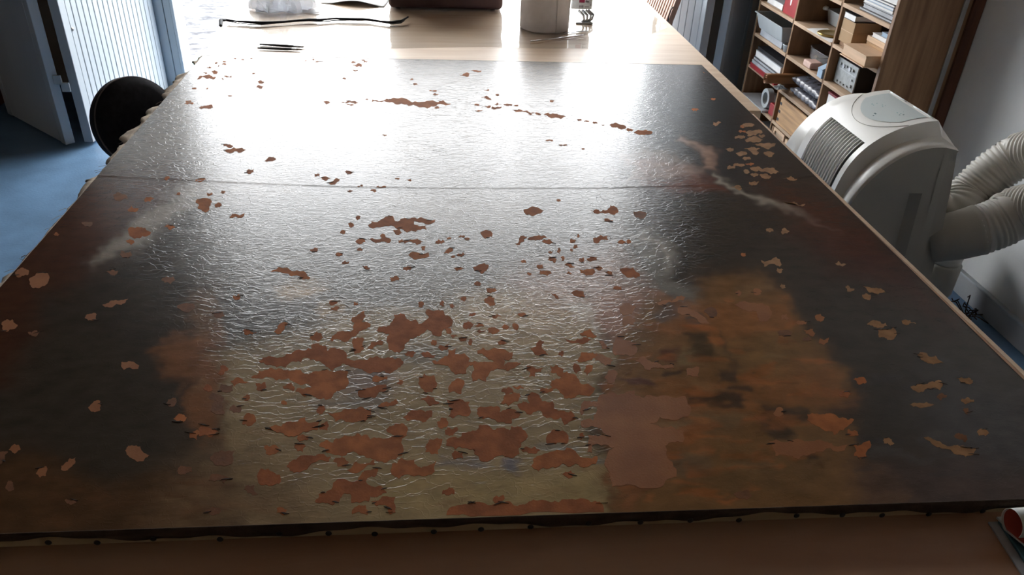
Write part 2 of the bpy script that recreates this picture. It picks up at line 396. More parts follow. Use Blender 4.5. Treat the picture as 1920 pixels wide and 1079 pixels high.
def stroke(pts, w, col, soft=4, op=1.0):
    pts = np.array(pts, float); t = np.gradient(pts, axis=0); t /= np.linalg.norm(t, axis=1)[:, None]
    nrm = np.stack([-t[:, 1], t[:, 0]], -1); w = np.array(w, float)[:, None] / 2
    paint(list(pts + nrm * w) + list((pts - nrm * w)[::-1]), col, soft, op)
# --- broad fields
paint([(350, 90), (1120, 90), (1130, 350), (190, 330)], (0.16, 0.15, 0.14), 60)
paint([(1120, 90), (1340, 90), (1520, 300), (1400, 345), (1150, 345)], (0.036, 0.040, 0.050), 40)
ell(1260, 210, 90, 60, (0.040, 0.055, 0.075), 40, 0.8)
ell(1240, 135, 120, 20, (0.055, 0.048, 0.065), 20, 0.6)
paint([(380, 340), (1180, 350), (1190, 480), (1130, 590), (820, 600), (420, 650), (400, 560), (330, 450)], (0.115, 0.118, 0.125), 40)
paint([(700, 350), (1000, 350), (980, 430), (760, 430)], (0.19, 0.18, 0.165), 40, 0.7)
paint([(-200, 545), (190, 335), (370, 336), (300, 400), (255, 440), (150, 520), (80, 560), (60, 640), (10, 720), (-300, 800)], (0.060, 0.027, 0.020), 26)
paint([(190, 335), (330, 338), (260, 420), (90, 470)], (0.095, 0.052, 0.040), 40, 0.7)
paint([(-300, 830), (80, 850), (200, 905), (330, 885), (430, 900), (430, 1040), (-300, 1040)], (0.078, 0.044, 0.026), 22)
# horn of light grey on the left
stroke([(166, 500), (205, 478), (250, 445), (300, 405), (345, 375), (400, 350)], [3, 20, 36, 46, 52, 50], (0.30, 0.30, 0.31), 9)
stroke([(400, 350), (470, 346), (560, 350)], [60, 50, 20], (0.22, 0.215, 0.21), 25)
# cream robe, lower middle
paint([(415, 655), (470, 640), (640, 590), (860, 570), (960, 545), (1060, 560), (1120, 600), (1150, 680), (1120, 740), (1100, 830), (1140, 860), (1145, 1010), (470, 1030), (440, 905), (425, 830), (415, 740)], (0.31, 0.26, 0.175), 18)
paint([(860, 560), (1050, 545), (1120, 590), (1100, 650), (900, 640)], (0.42, 0.34, 0.23), 30, 0.7)
paint([(730, 880), (1130, 880), (1140, 960), (700, 965)], (0.36, 0.30, 0.17), 25, 0.8)
paint([(400, 820), (560, 880), (620, 1000), (280, 1010), (330, 900)], (0.19, 0.135, 0.088), 50, 0.8)
ell(560, 543, 45, 10, (0.42, 0.32, 0.19), 8, 0.8)
ell(620, 580, 26, 7, (0.45, 0.34, 0.20), 6, 0.7)
ell(480, 600, 90, 45, (0.095, 0.105, 0.125), 26, 0.8)
ell(385, 590, 35, 45, (0.20, 0.12, 0.07), 18, 0.7)
ell(690, 715, 55, 30, (0.21, 0.17, 0.18), 12, 0.8)
ell(660, 752, 70, 12, (0.18, 0.17, 0.18), 10, 0.8)
ell(870, 870, 55, 9, (0.20, 0.20, 0.24), 6, 0.9); ell(960, 868, 14, 14, (0.17, 0.18, 0.25), 6, 0.9)
ell(1040, 842, 40, 7, (0.24, 0.24, 0.24), 5, 0.9); ell(1120, 866, 30, 6, (0.22, 0.22, 0.25), 5, 0.8)
ell(800, 665, 60, 20, (0.13, 0.15, 0.17), 10, 0.5)
# flesh and grey limb, right of the middle
paint([(960, 520), (1160, 470), (1230, 560), (1200, 640), (1130, 600), (1000, 560)], (0.36, 0.25, 0.225), 28, 0.8)
paint([(1120, 560), (1230, 540), (1330, 600), (1340, 650), (1250, 690), (1160, 660), (1130, 610)], (0.30, 0.165, 0.125), 16)
ell(1090, 580, 22, 28, (0.46, 0.46, 0.47), 8, 0.7, 20); ell(1118, 610, 8, 26, (0.50, 0.50, 0.50), 5, 0.6, -15)
stroke([(1205, 435), (1228, 470), (1238, 505), (1255, 540), (1290, 560), (1325, 585)], [40, 56, 60, 44, 50, 26], (0.155, 0.16, 0.165), 10)
stroke([(1210, 440), (1245, 470), (1250, 505)], [7, 9, 4], (0.28, 0.28, 0.28), 6)
# ochre field lower right
paint([(1135, 740), (1150, 660), (1210, 560), (1240, 560), (1300, 600), (1310, 520), (1420, 515), (1480, 560), (1490, 610), (1545, 655), (1590, 700), (1595, 740), (1540, 770), (1600, 800), (1600, 850), (1720, 930), (1690, 975), (1145, 985), (1140, 850)], (0.185, 0.108, 0.052), 15)
ell(1420, 640, 80, 70, (0.20, 0.125, 0.06), 25, 0.8)
paint([(1150, 740), (1560, 690), (1600, 760), (1420, 770), (1330, 830), (1200, 860), (1140, 830)], (0.25, 0.115, 0.05), 16, 0.75)
paint([(1250, 570), (1480, 560), (1490, 610), (1400, 640), (1260, 625)], (0.27, 0.12, 0.05), 12, 0.7)
ell(1340, 790, 60, 18, (0.17, 0.125, 0.08), 10, 0.9); ell(1260, 795, 35, 10, (0.20, 0.15, 0.10), 8, 0.8)
ell(1290, 870, 45, 25, (0.15, 0.11, 0.08), 12, 0.8); ell(1440, 890, 120, 40, (0.15, 0.10, 0.055), 30, 0.7)
ell(1180, 880, 35, 70, (0.26, 0.12, 0.06), 10, 0.9); ell(1220, 850, 30, 25, (0.20, 0.09, 0.04), 10, 0.8)
ell(1165, 900, 12, 6, (0.10, 0.07, 0.08), 4, 0.9); ell(1192, 872, 9, 4, (0.11, 0.08, 0.10), 3, 0.9)
# dark details there
paint([(1285, 625), (1330, 630), (1350, 660), (1330, 680), (1300, 672)], (0.075, 0.055, 0.035), 5, 0.95)
paint([(1230, 660), (1270, 652), (1275, 685), (1245, 678)], (0.10, 0.05, 0.04), 5, 0.9)
paint([(1355, 620), (1375, 640), (1376, 700), (1350, 705), (1368, 670)], (0.10, 0.065, 0.045), 5, 0.8)
paint([(1280, 655), (1305, 660), (1310, 680), (1270, 685)], (0.20, 0.15, 0.085), 6)
paint([(1165, 712), (1215, 700), (1232, 722), (1185, 722)], (0.11, 0.06, 0.055), 4, 0.95)
paint([(1285, 740), (1380, 742), (1402, 755), (1390, 765), (1330, 758), (1300, 765)], (0.06, 0.042, 0.034), 4, 0.95)
paint([(1338, 698), (1375, 695), (1376, 720), (1350, 715)], (0.075, 0.055, 0.045), 4, 0.9)
paint([(1365, 725), (1400, 722), (1410, 738), (1370, 738)], (0.065, 0.045, 0.036), 4, 0.9)
paint([(1430, 760), (1520, 768), (1530, 790), (1470, 788), (1490, 818), (1452, 826), (1420, 790)], (0.070, 0.052, 0.040), 4, 0.95)
paint([(1500, 840), (1520, 840), (1532, 862), (1512, 860)], (0.075, 0.055, 0.042), 4, 0.9)
ell(1258, 702, 14, 6, (0.07, 0.05, 0.04), 3, 0.9); ell(1300, 600, 18, 12, (0.08, 0.085, 0.09), 5, 0.8)
ell(1252, 590, 22, 14, (0.12, 0.10, 0.105), 8, 0.8)
# figure at the upper right: arm, shoulder
stroke([(1278, 258), (1300, 268), (1322, 282), (1332, 300), (1334, 318)], [8, 14, 20, 28, 32], (0.33, 0.235, 0.215), 6)
stroke([(1180, 318), (1235, 314), (1290, 322), (1312, 335)], [26, 40, 34, 20], (0.27, 0.195, 0.19), 10)
stroke([(1170, 292), (1215, 285), (1275, 300)], [10, 16, 10], (0.20, 0.17, 0.165), 8)
paint([(1210, 340), (1340, 338), (1360, 355), (1250, 360)], (0.15, 0.055, 0.04), 9, 0.9)
stroke([(1340, 330), (1360, 340), (1400, 365), (1470, 392), (1530, 415), (1580, 437)], [8, 9, 10, 12, 11, 3], (0.29, 0.29, 0.295), 4)
paint([(1430, 340), (1560, 380), (1700, 500), (1640, 500), (1500, 430)], (0.075, 0.030, 0.022), 24, 0.9)
paint([(1500, 440), (1640, 460), (1780, 600), (1720, 560), (1560, 500)], (0.065, 0.025, 0.022), 28, 0.8)
paint([(1740, 680), (1960, 760), (1960, 900), (1800, 880), (1720, 780)], (0.055, 0.056, 0.068), 40, 0.9)
paint([(1600, 870), (1820, 860), (1960, 900), (1960, 960), (1620, 960)], (0.075, 0.052, 0.052), 28, 0.8)

# streaky brush splashes
sr = random.Random(21)
def inside(p, poly):
    return poly_sd(np.array([p], float), poly)[0] < 0
def splash(poly, n, cols, rx, ry, op=(0.35, 0.8), soft=4):
    poly_a = np.array(poly, float); lo, hi = poly_a.min(0), poly_a.max(0); k = 0
    while k < n:
        p = (sr.uniform(lo[0], hi[0]), sr.uniform(lo[1], hi[1]))
        if not inside(p, poly): continue
        k += 1; ell(p[0], p[1], sr.uniform(*rx), sr.uniform(*ry), sr.choice(cols), soft, sr.uniform(*op), sr.uniform(-8, 10))
paint([(300, 705), (308, 660), (330, 640), (372, 628), (405, 626), (420, 642), (402, 660), (420, 700), (410, 790), (380, 830), (350, 790), (362, 720)], (0.23, 0.105, 0.05), 12, 0.75)
splash([(300, 630), (420, 625), (420, 830), (360, 830), (300, 700)], 16, [(0.25, 0.11, 0.05), (0.20, 0.10, 0.055), (0.24, 0.16, 0.10)], (8, 28), (4, 10), (0.3, 0.7), 5)
OCH = [(1150, 640), (1240, 570), (1420, 540), (1500, 610), (1585, 700), (1590, 745), (1430, 760), (1560, 800), (1580, 860), (1500, 930), (1150, 950), (1140, 760)]
splash(OCH, 95, [(0.33, 0.13, 0.05), (0.30, 0.115, 0.042), (0.27, 0.11, 0.045), (0.17, 0.115, 0.065), (0.20, 0.14, 0.085), (0.35, 0.14, 0.055)], (10, 46), (2.5, 8), (0.3, 0.75), 4)
splash(OCH, 40, [(0.09, 0.05, 0.03), (0.12, 0.07, 0.045)], (6, 18), (1.2, 2.6), (0.3, 0.7), 2)
splash([(440, 800), (1120, 880), (1130, 955), (300, 980), (330, 900)], 40, [(0.24, 0.19, 0.12), (0.36, 0.30, 0.19), (0.22, 0.13, 0.08)], (20, 60), (2, 7), (0.2, 0.5), 5)
splash([(60, 900), (420, 880), (420, 985), (60, 990)], 18, [(0.12, 0.06, 0.033), (0.10, 0.05, 0.03), (0.08, 0.05, 0.03)], (15, 50), (3, 9), (0.3, 0.6), 6)
splash([(1600, 700), (1900, 740), (1900, 900), (1620, 880)], 24, [(0.075, 0.075, 0.085), (0.05, 0.05, 0.06)], (12, 50), (2, 6), (0.2, 0.5), 5)
me = bpy.data.meshes.new('canvas')
idx = np.arange(NU * NV).reshape(NV, NU)
quads = np.stack([idx[:-1, :-1], idx[:-1, 1:], idx[1:, 1:], idx[1:, :-1]], -1).reshape(-1, 4)
me.vertices.add(len(P3)); me.vertices.foreach_set('co', (P3 - np.array(pt.base)).astype(np.float32).ravel())
me.loops.add(quads.size); me.loops.foreach_set('vertex_index', quads.ravel().astype(np.int32))
me.polygons.add(len(quads)); me.polygons.foreach_set('loop_start', np.arange(0, quads.size, 4, dtype=np.int32))
me.update(calc_edges=True); me.validate()
ca = me.color_attributes.new('paint', 'FLOAT_COLOR', 'POINT')
ca.data.foreach_set('color', np.concatenate([np.clip(colr * np.array([1.14, 1.0, 0.82]), 0, 1), np.ones((len(colr), 1))], 1).astype(np.float32).ravel())
rel = np.full(len(px), 0.30)
for pl_, sf_, val_ in (([(150, 90), (1330, 90), (1330, 340), (1270, 500), (1180, 620), (760, 700), (560, 660), (420, 650), (320, 480), (180, 340)], 70, 1.0), ([(430, 640), (1150, 560), (1140, 870), (1000, 960), (480, 950)], 60, 0.75)):
    a_ = 1 / (1 + np.exp(np.clip(poly_sd(px, pl_) / (sf_ * 0.45), -30, 30))); rel = np.maximum(rel, rel * (1 - a_) + val_ * a_)
ra = me.attributes.new('relief', 'FLOAT', 'POINT'); ra.data.foreach_set('value', rel.astype(np.float32))
me.shade_smooth()
def canvas_material():
    m = bpy.data.materials.new('varnished_paint'); m.use_nodes = True
    nt = m.node_tree; b = nt.nodes['Principled BSDF']; L = nt.links.new
    at = nt.nodes.new('ShaderNodeAttribute'); at.attribute_name = 'paint'
    tc = nt.nodes.new('ShaderNodeTexCoord')
    def mapping(sc, rot=0):
        n = nt.nodes.new('ShaderNodeMapping'); n.inputs['Scale'].default_value = sc; n.inputs['Rotation'].default_value = (0, 0, rot)
        L(tc.outputs['Object'], n.inputs['Vector']); return n
    def noise(mp, s, d=5, ty=None, dist=0.0, rough=0.55):
        n = nt.nodes.new('ShaderNodeTexNoise'); n.inputs['Scale'].default_value = s; n.inputs['Detail'].default_value = d
        n.inputs['Distortion'].default_value = dist; n.inputs['Roughness'].default_value = rough
        if ty: n.noise_type = ty
        L(mp.outputs[0], n.inputs['Vector']); return n
    def math_(op, a, b_):
        n = nt.nodes.new('ShaderNodeMath'); n.operation = op
        for i, q in enumerate((a, b_)):
            if isinstance(q, (int, float)): n.inputs[i].default_value = q
            else: L(q, n.inputs[i])
        return n.outputs[0]
    # brush mottling of the colour
    mA = mapping((1, 1.6, 1), 0.15); n1 = noise(mA, 26, 6)
    hs = nt.nodes.new('ShaderNodeMix'); hs.data_type = 'RGBA'; hs.blend_type = 'MULTIPLY'; hs.inputs[0].default_value = 0.55
    rp = nt.nodes.new('ShaderNodeValToRGB'); rp.color_ramp.elements[0].position = 0.3; rp.color_ramp.elements[0].color = (0.55, 0.55, 0.55, 1)
    rp.color_ramp.elements[1].position = 0.7; rp.color_ramp.elements[1].color = (1.25, 1.22, 1.18, 1)
    L(n1.outputs['Fac'], rp.inputs[0]); L(at.outputs['Color'], hs.inputs[6]); L(rp.outputs[0], hs.inputs[7]); L(hs.outputs[2], b.inputs['Base Color'])
    # relief: creases, craquelure ridges, weave
    mB = mapping((0.75, 1.25, 1), 0.05)
    r1 = noise(mB, 62, 4, 'RIDGED_MULTIFRACTAL', 0.6)
    mC = mapping((0.5, 1.5, 1), -0.1); r2 = noise(mC, 150, 4, None, 0.8)
    n3 = noise(mapping((1, 1, 1)), 420, 2)
    n4 = noise(mapping((1, 1, 1), 0.4), 5, 2)
    v = nt.nodes.new('ShaderNodeTexVoronoi'); v.feature = 'DISTANCE_TO_EDGE'; v.inputs['Scale'].default_value = 58
    dn = noise(mapping((1, 1, 1)), 16, 3); vm = nt.nodes.new('ShaderNodeVectorMath'); vm.operation = 'MULTIPLY_ADD'
    vm.inputs[1].default_value = (0.07, 0.07, 0.0); mD = mapping((0.6, 1.2, 1)); L(dn.outputs['Color'], vm.inputs[0]); L(mD.outputs[0], vm.inputs[2]); L(vm.outputs[0], v.inputs['Vector'])
    cr = nt.nodes.new('ShaderNodeMapRange'); cr.inputs[1].default_value = 0.0; cr.inputs[2].default_value = 0.05; cr.inputs[3].default_value = 1; cr.inputs[4].default_value = 0
    L(v.outputs['Distance'], cr.inputs[0])
    h = math_('MULTIPLY', r1.outputs['Fac'], 0.00015)
    h = math_('ADD', h, math_('MULTIPLY', r2.outputs['Fac'], 0.00052))
    h = math_('ADD', h, math_('MULTIPLY', n3.outputs['Fac'], 0.00005))
    h = math_('ADD', h, math_('MULTIPLY', math_('MULTIPLY', cr.outputs[0], n4.outputs['Fac']), 0.00038))
    ar_ = nt.nodes.new('ShaderNodeAttribute'); ar_.attribute_name = 'relief'; h = math_('MULTIPLY', h, ar_.outputs['Fac'])
    bp = nt.nodes.new('ShaderNodeBump'); bp.inputs['Strength'].default_value = 1.0; bp.inputs['Distance'].default_value = 1.0
    L(h, bp.inputs['Height']); L(bp.outputs[0], b.inputs['Normal'])
    b.inputs['Roughness'].default_value = 0.235
    b.inputs['Specular IOR Level'].default_value = 0.22
    return m
me.materials.append(canvas_material())
cv = bpy.data.objects.new('canvas', me); COL.objects.link(cv); cv.parent = pt.o

# stretcher bars under the canvas
def lerp2(a, b, t): return (a[0] + (b[0] - a[0]) * t, a[1] + (b[1] - a[1]) * t)
ins = 0.004
qn = [(CNL[0] + ins, CNL[1] + ins), (CNR[0] - ins, CNR[1] + ins), (CFR[0] - ins, CFR[1] - ins), (CFL[0] + ins, CFL[1] - ins)]
inn = [(qn[0][0] + .07, qn[0][1] + .07), (qn[1][0] - .07, qn[1][1] + .07), (qn[2][0] - .07, qn[2][1] - .07), (qn[3][0] + .07, qn[3][1] - .07)]
for i in range(4):
    j = (i + 1) % 4
    pt.part('stretcher_bar', G().prism([qn[i], qn[j], inn[j], inn[i]], TZ + 0.0005, PZ - 0.0025), M['stretcher'])
# turned-over canvas along the near side, with a wavy cut edge
r2 = random.Random(11)
n = 160
rows = [[], [], []]
for i in range(n):
    t = i / (n - 1); x, y = lerp2(CNL, CNR, t)
    low = PZ - 0.014 - 0.004 * math.sin(t * 23 + 1) - 0.003 * math.sin(t * 61) - 0.0015 * math.sin(t * 170)
    rows[0].append((x, y, PZ - 0.0003)); rows[1].append((x, y - 0.0035, PZ - 0.005)); rows[2].append((x, y - 0.0030, max(low, TZ + 0.006)))
pt.part('tacking_edge', G().grid(rows), M['brown_canvas'], smooth=True, solid=0.0015)
for i in range(26):
    t = (i + 0.5 + r2.uniform(-.15, .15)) / 26; x, y = lerp2(CNL, CNR, t)
    g = G(); z = PZ - 0.016 + r2.uniform(-.004, .003)
    prof = [(0.0001, 0), (0.003, 0.0004), (0.0042, 0.0012), (0.0042, 0.002)]
    vv_ = []; k = 10
    for rr_, zz_ in prof:
        for q in range(k): vv_.append((x + rr_ * math.cos(6.283 * q / k), y - 0.0062 + zz_, z + rr_ * math.sin(6.283 * q / k)))
    g.add(vv_, [(a * k + q, a * k + (q + 1) % k, (a + 1) * k + (q + 1) % k, (a + 1) * k + q) for a in range(3) for q in range(k)] + [tuple(3 * k + q for q in range(k))])
    pt.part('tack', g, M['tack'])
# right, far and left sides
for nm, a, b, ox, oy in (('side_canvas', CNR, CFR, 0.002, 0), ('side_canvas', CFR, CFL, 0, 0.002)):
    rows = [[], []]
    for i in range(60):
        t = i / 59; x, y = lerp2(a, b, t)
        rows[0].append((x, y, PZ - 0.0003)); rows[1].append((x + ox, y + oy, PZ - 0.02 - 0.003 * math.sin(t * 40)))
    pt.part(nm, G().grid(rows), M['brown_canvas'], smooth=True, solid=0.001)
# frayed raw canvas standing out along the left side
rows = [[], [], [], []]
n = 240
for i in range(n):
    t = i / (n - 1); x, y = lerp2(CNL, CFL, t)
    w = 0.010 + 0.006 * math.sin(t * 31) + 0.005 * math.sin(t * 77 + 2) + 0.0025 * math.sin(t * 190 + 1) + r2.uniform(-.0012, .0012)
    if 0.30 < t < 0.5: w *= 0.35
    w = max(w, 0.001) * 1.7
    wz = 0.004 * math.sin(t * 53 + 1) + 0.003 * math.sin(t * 120)
    rows[0].append((x + 0.001, y, PZ - 0.0006)); rows[1].append((x - w * 0.45, y, PZ - 0.003 + wz * 0.3))
    rows[2].append((x - w * 1.0, y, PZ - 0.006 + wz)); rows[3].append((x - w * 1.15, y, PZ - 0.012 + wz))
pt.part('frayed_edge', G().grid(rows), M['old_canvas'], smooth=True, solid=0.0012)
for i in range(46):   # loose threads
    t = r2.uniform(0.02, 0.99); x, y = lerp2(CNL, CFL, t); L_ = r2.uniform(0.008, 0.022); a = r2.uniform(-0.9, 0.9)
    path = [(x - 0.002 - L_ * q, y + a * L_ * q + 0.004 * math.sin(q * 3 + i), PZ - 0.002 - 0.004 * q * q) for q in np.linspace(0, 1, 5)]
    pt.part('thread', G().tube(path, 0.0004, 4), M['old_canvas'])

# ---- filler patches: outlines read off the photograph, laid on the canvas
TI = dict(A=(0, 520, 4.795), B=(0, 720, 4.795), C=(360, 540, 4.795), D=(720, 540, 4.795), E=(360, 740, 4.795), F=(720, 740, 4.795),
          G=(1060, 540, 4.795), H=(1060, 740, 4.795), I=(1400, 460, 4.795), J=(1400, 660, 3.692), K=(340, 95, 4.795), L=(860, 150, 4.795),
          N=(140, 280, 5.994), O=(400, 280, 3.84), P=(850, 280, 3.84), Q=(1200, 200, 3.84), R=(0, 250, 3.0825), T=(700, 0, 3.996), U=(1100, 0, 4.795), Z=(0, 0, 1))
SPOTS = dict(
 K=[(485,70,40,12),(550,77,38,10),(628,68,30,10),(318,108,36,18),(385,97,40,12),(384,120,40,18),(333,136,20,12),(252,150,58,16),(216,198,36,14),(372,250,40,18),(112,338,44,14),(235,340,44,16),(432,405,48,14),(62,456,56,16),(80,475,90,22),(650,202,30,10),(704,326,78,26),(1120,88,40,12),(1185,75,34,10),(1245,95,90,10),(1548,104,50,14),(1632,84,36,10),(1652,98,44,16),(1565,176,54,16),(1465,247,44,16),(1512,485,66,20),(1670,436,30,12),(422,857,96,30,8),(1825,760,46,18)],
 T=[(475,806,36,20),(288,593,30,14),(314,630,32,18),(446,678,50,12),(466,707,48,18),(775,530,80,16),(852,671,44,14),(928,710,34,16),(848,738,90,16,8),(780,785,40,18),(848,803,96,16,-8),(940,783,50,12),(790,829,46,12),(926,807,74,22),(1010,785,60,12),(1070,790,44,12)],
 L=[(640,308,44,12),(712,305,56,26,15),(1085,358,60,16,8),(1148,371,56,16),(1225,382,54,18),(1297,404,34,10),(1540,447,82,30,5),(837,190,40,22),(817,540,66,18),(918,585,36,14),(956,585,36,16),(1110,618,44,16)],
 N=[(1030,325,90,40),(1410,345,110,34),(1165,497,50,44),(1515,498,90,36),(1665,478,60,30),(1610,627,80,54),(505,530,180,60,0,'d'),(835,562,130,60),(655,670,150,70),(135,835,130,50,0,'d'),(1050,872,130,70),(630,1035,90,60)],
 R=[(325,580,46,24),(125,805,80,50,-30),(728,690,80,36,0,'d'),(655,800,80,40),(528,1062,70,40),(970,845,80,36,0,'d'),(1075,1005,100,46,0,'d')],
 A=[(75,425,150,110),(308,495,100,56,0,'d')],
 B=[(85,910,80,90),(1620,305,110,90,-15),(1545,165,90,80,0,'d'),(1745,450,110,90),(1660,775,130,70,0,'d'),(630,1060,90,50,0,'d')],
 O=[(270,157,54,34),(748,185,46,30),(810,210,54,30),(972,168,50,30),(1322,210,30,14),(1410,220,34,14),(1058,264,46,14),(1210,270,90,20),(980,298,44,14),(1158,295,54,20),(1040,490,36,30),(990,543,40,36),(930,594,38,26),(1330,592,64,50),(1218,625,46,34),(1065,660,76,26),(1348,658,44,28),(1628,663,76,40,-10),(1692,637,40,14),(1790,625,44,22),(1828,643,40,22),(1517,710,50,34),(1728,772,40,24),(1785,757,58,30,-15),(730,718,60,34),(908,754,44,28),(1058,718,44,26),(950,813,64,34),(1100,848,70,34),(1395,855,70,36),(1765,858,66,28),(1300,930,80,44,-15)],
 P=[(755,366,34,18),(1112,510,64,30),(1340,465,90,50,0,'d'),(232,610,80,46),(680,663,84,30,5),(900,618,34,28),(862,658,50,32),(880,695,34,30),(850,721,26,22),(760,727,30,42),(698,738,40,24),(1215,667,56,32),(1262,660,40,30),(718,795,56,44),(788,786,36,38),(505,806,40,30),(926,795,40,34),(1003,790,80,34,8),(622,843,50,34),(655,886,90,34),(548,893,30,26),(845,837,78,34,8),(838,890,40,26),(970,880,110,36,5),(1050,853,54,28),(1123,888,66,34),(172,965,48,32),(1187,997,66,28)],
 C=[(400,77,80,48),(240,240,130,60,0,'d'),(515,397,110,60),(1120,430,120,80,-10),(1265,128,76,54),(1290,180,90,40,-15),(1472,140,44,40),(870,890,110,70),(280,735,110,70,-20),(415,845,160,90),(140,905,80,70),(300,905,150,90,0,'d'),(230,985,150,90,0,'d'),(620,890,110,100,-20),(495,985,70,50,-20),(830,1030,60,36),(1690,815,150,60,-5),(1870,845,60,70)],
 D=[(960,110,110,90),(712,97,50,40),(335,145,50,50),(522,140,50,58),(615,155,48,50),(580,385,60,50),(795,238,80,26),(1000,248,86,40),(1240,235,100,34),(757,340,100,76),(857,328,84,36),(875,383,66,32),(985,380,100,54),(1085,348,64,40),(1182,345,66,56),(628,433,66,32),(715,457,80,42),(780,485,36,56),(450,487,80,64),(1060,487,80,46),(235,590,100,66),(397,600,120,60),(1597,583,54,50),(1730,725,80,80),(1840,735,70,90,20),(395,865,200,150),(1105,920,120,70),(1210,890,100,36),(1450,915,140,40),(410,1020,180,100)],
 F=[(530,248,110,76,-10),(660,535,140,80),(1310,497,170,56),(1660,715,100,60),(590,865,120,66,-15),(1040,935,110,76,-15),(1785,372,50,80)],
 E=[(510,225,160,120,-20),(395,120,110,90,0,'d'),(230,130,140,130,0,'d'),(140,320,180,110),(1190,285,100,90),(990,390,120,60),(1150,135,80,70,-20),(720,490,140,100,-10),(970,475,130,76,-8),(1350,610,150,90),(280,560,250,140,0,'d'),(530,850,130,110,0,'d'),(230,760,160,100,0,'d'),(800,1050,130,56),(170,1050,150,70,0,'d')],
 G=[(570,185,150,110),(560,295,120,80),(1310,215,150,70,0,'d'),(400,800,130,110),(1560,45,60,50),(1730,40,80,60),(1140,760,170,110)],
 H=[(1590,890,150,70,0,'d')],
 I=[(295,220,70,50,20),(848,168,100,40,20),(930,388,90,54,15),(1085,458,90,60),(330,365,50,44,30),(95,418,90,56,20),(350,650,76,60),(500,690,110,46),(650,645,86,80),(575,780,100,70),(690,850,120,64,-15),(540,838,80,44,0,'d'),(1175,705,190,46),(1447,695,140,56),(350,785,130,60,0,'d')],
 J=[(785,200,84,50),(1510,190,110,44,10),(1215,360,150,44,5),(1525,335,100,40),(1525,405,50,44),(230,415,76,60),(735,555,90,50,15),(980,615,90,46,15),(1640,560,100,50,8),(1490,590,100,50,15),(1350,310,80,40,0,'d'),(680,290,80,50,10)],
 Q=[(545,118,70,30,-10),(785,130,90,30),(735,145,44,20),(735,178,70,30),(835,180,140,28),(800,202,80,20),(878,210,56,20),(718,222,80,24),(650,308,70,28),(832,334,66,28),(738,338,86,32),(765,370,70,26),(660,432,70,34),(714,418,70,24),(792,411,60,24),(767,466,56,24),(820,490,60,20),(820,548,76,32),(702,585,80,26),(935,890,50,30),(1045,895,80,40),(750,1062,40,26),(400,20,50,16)],
 U=[(1075,650,60,24),(1140,888,60,24),(975,985,70,24)],
)
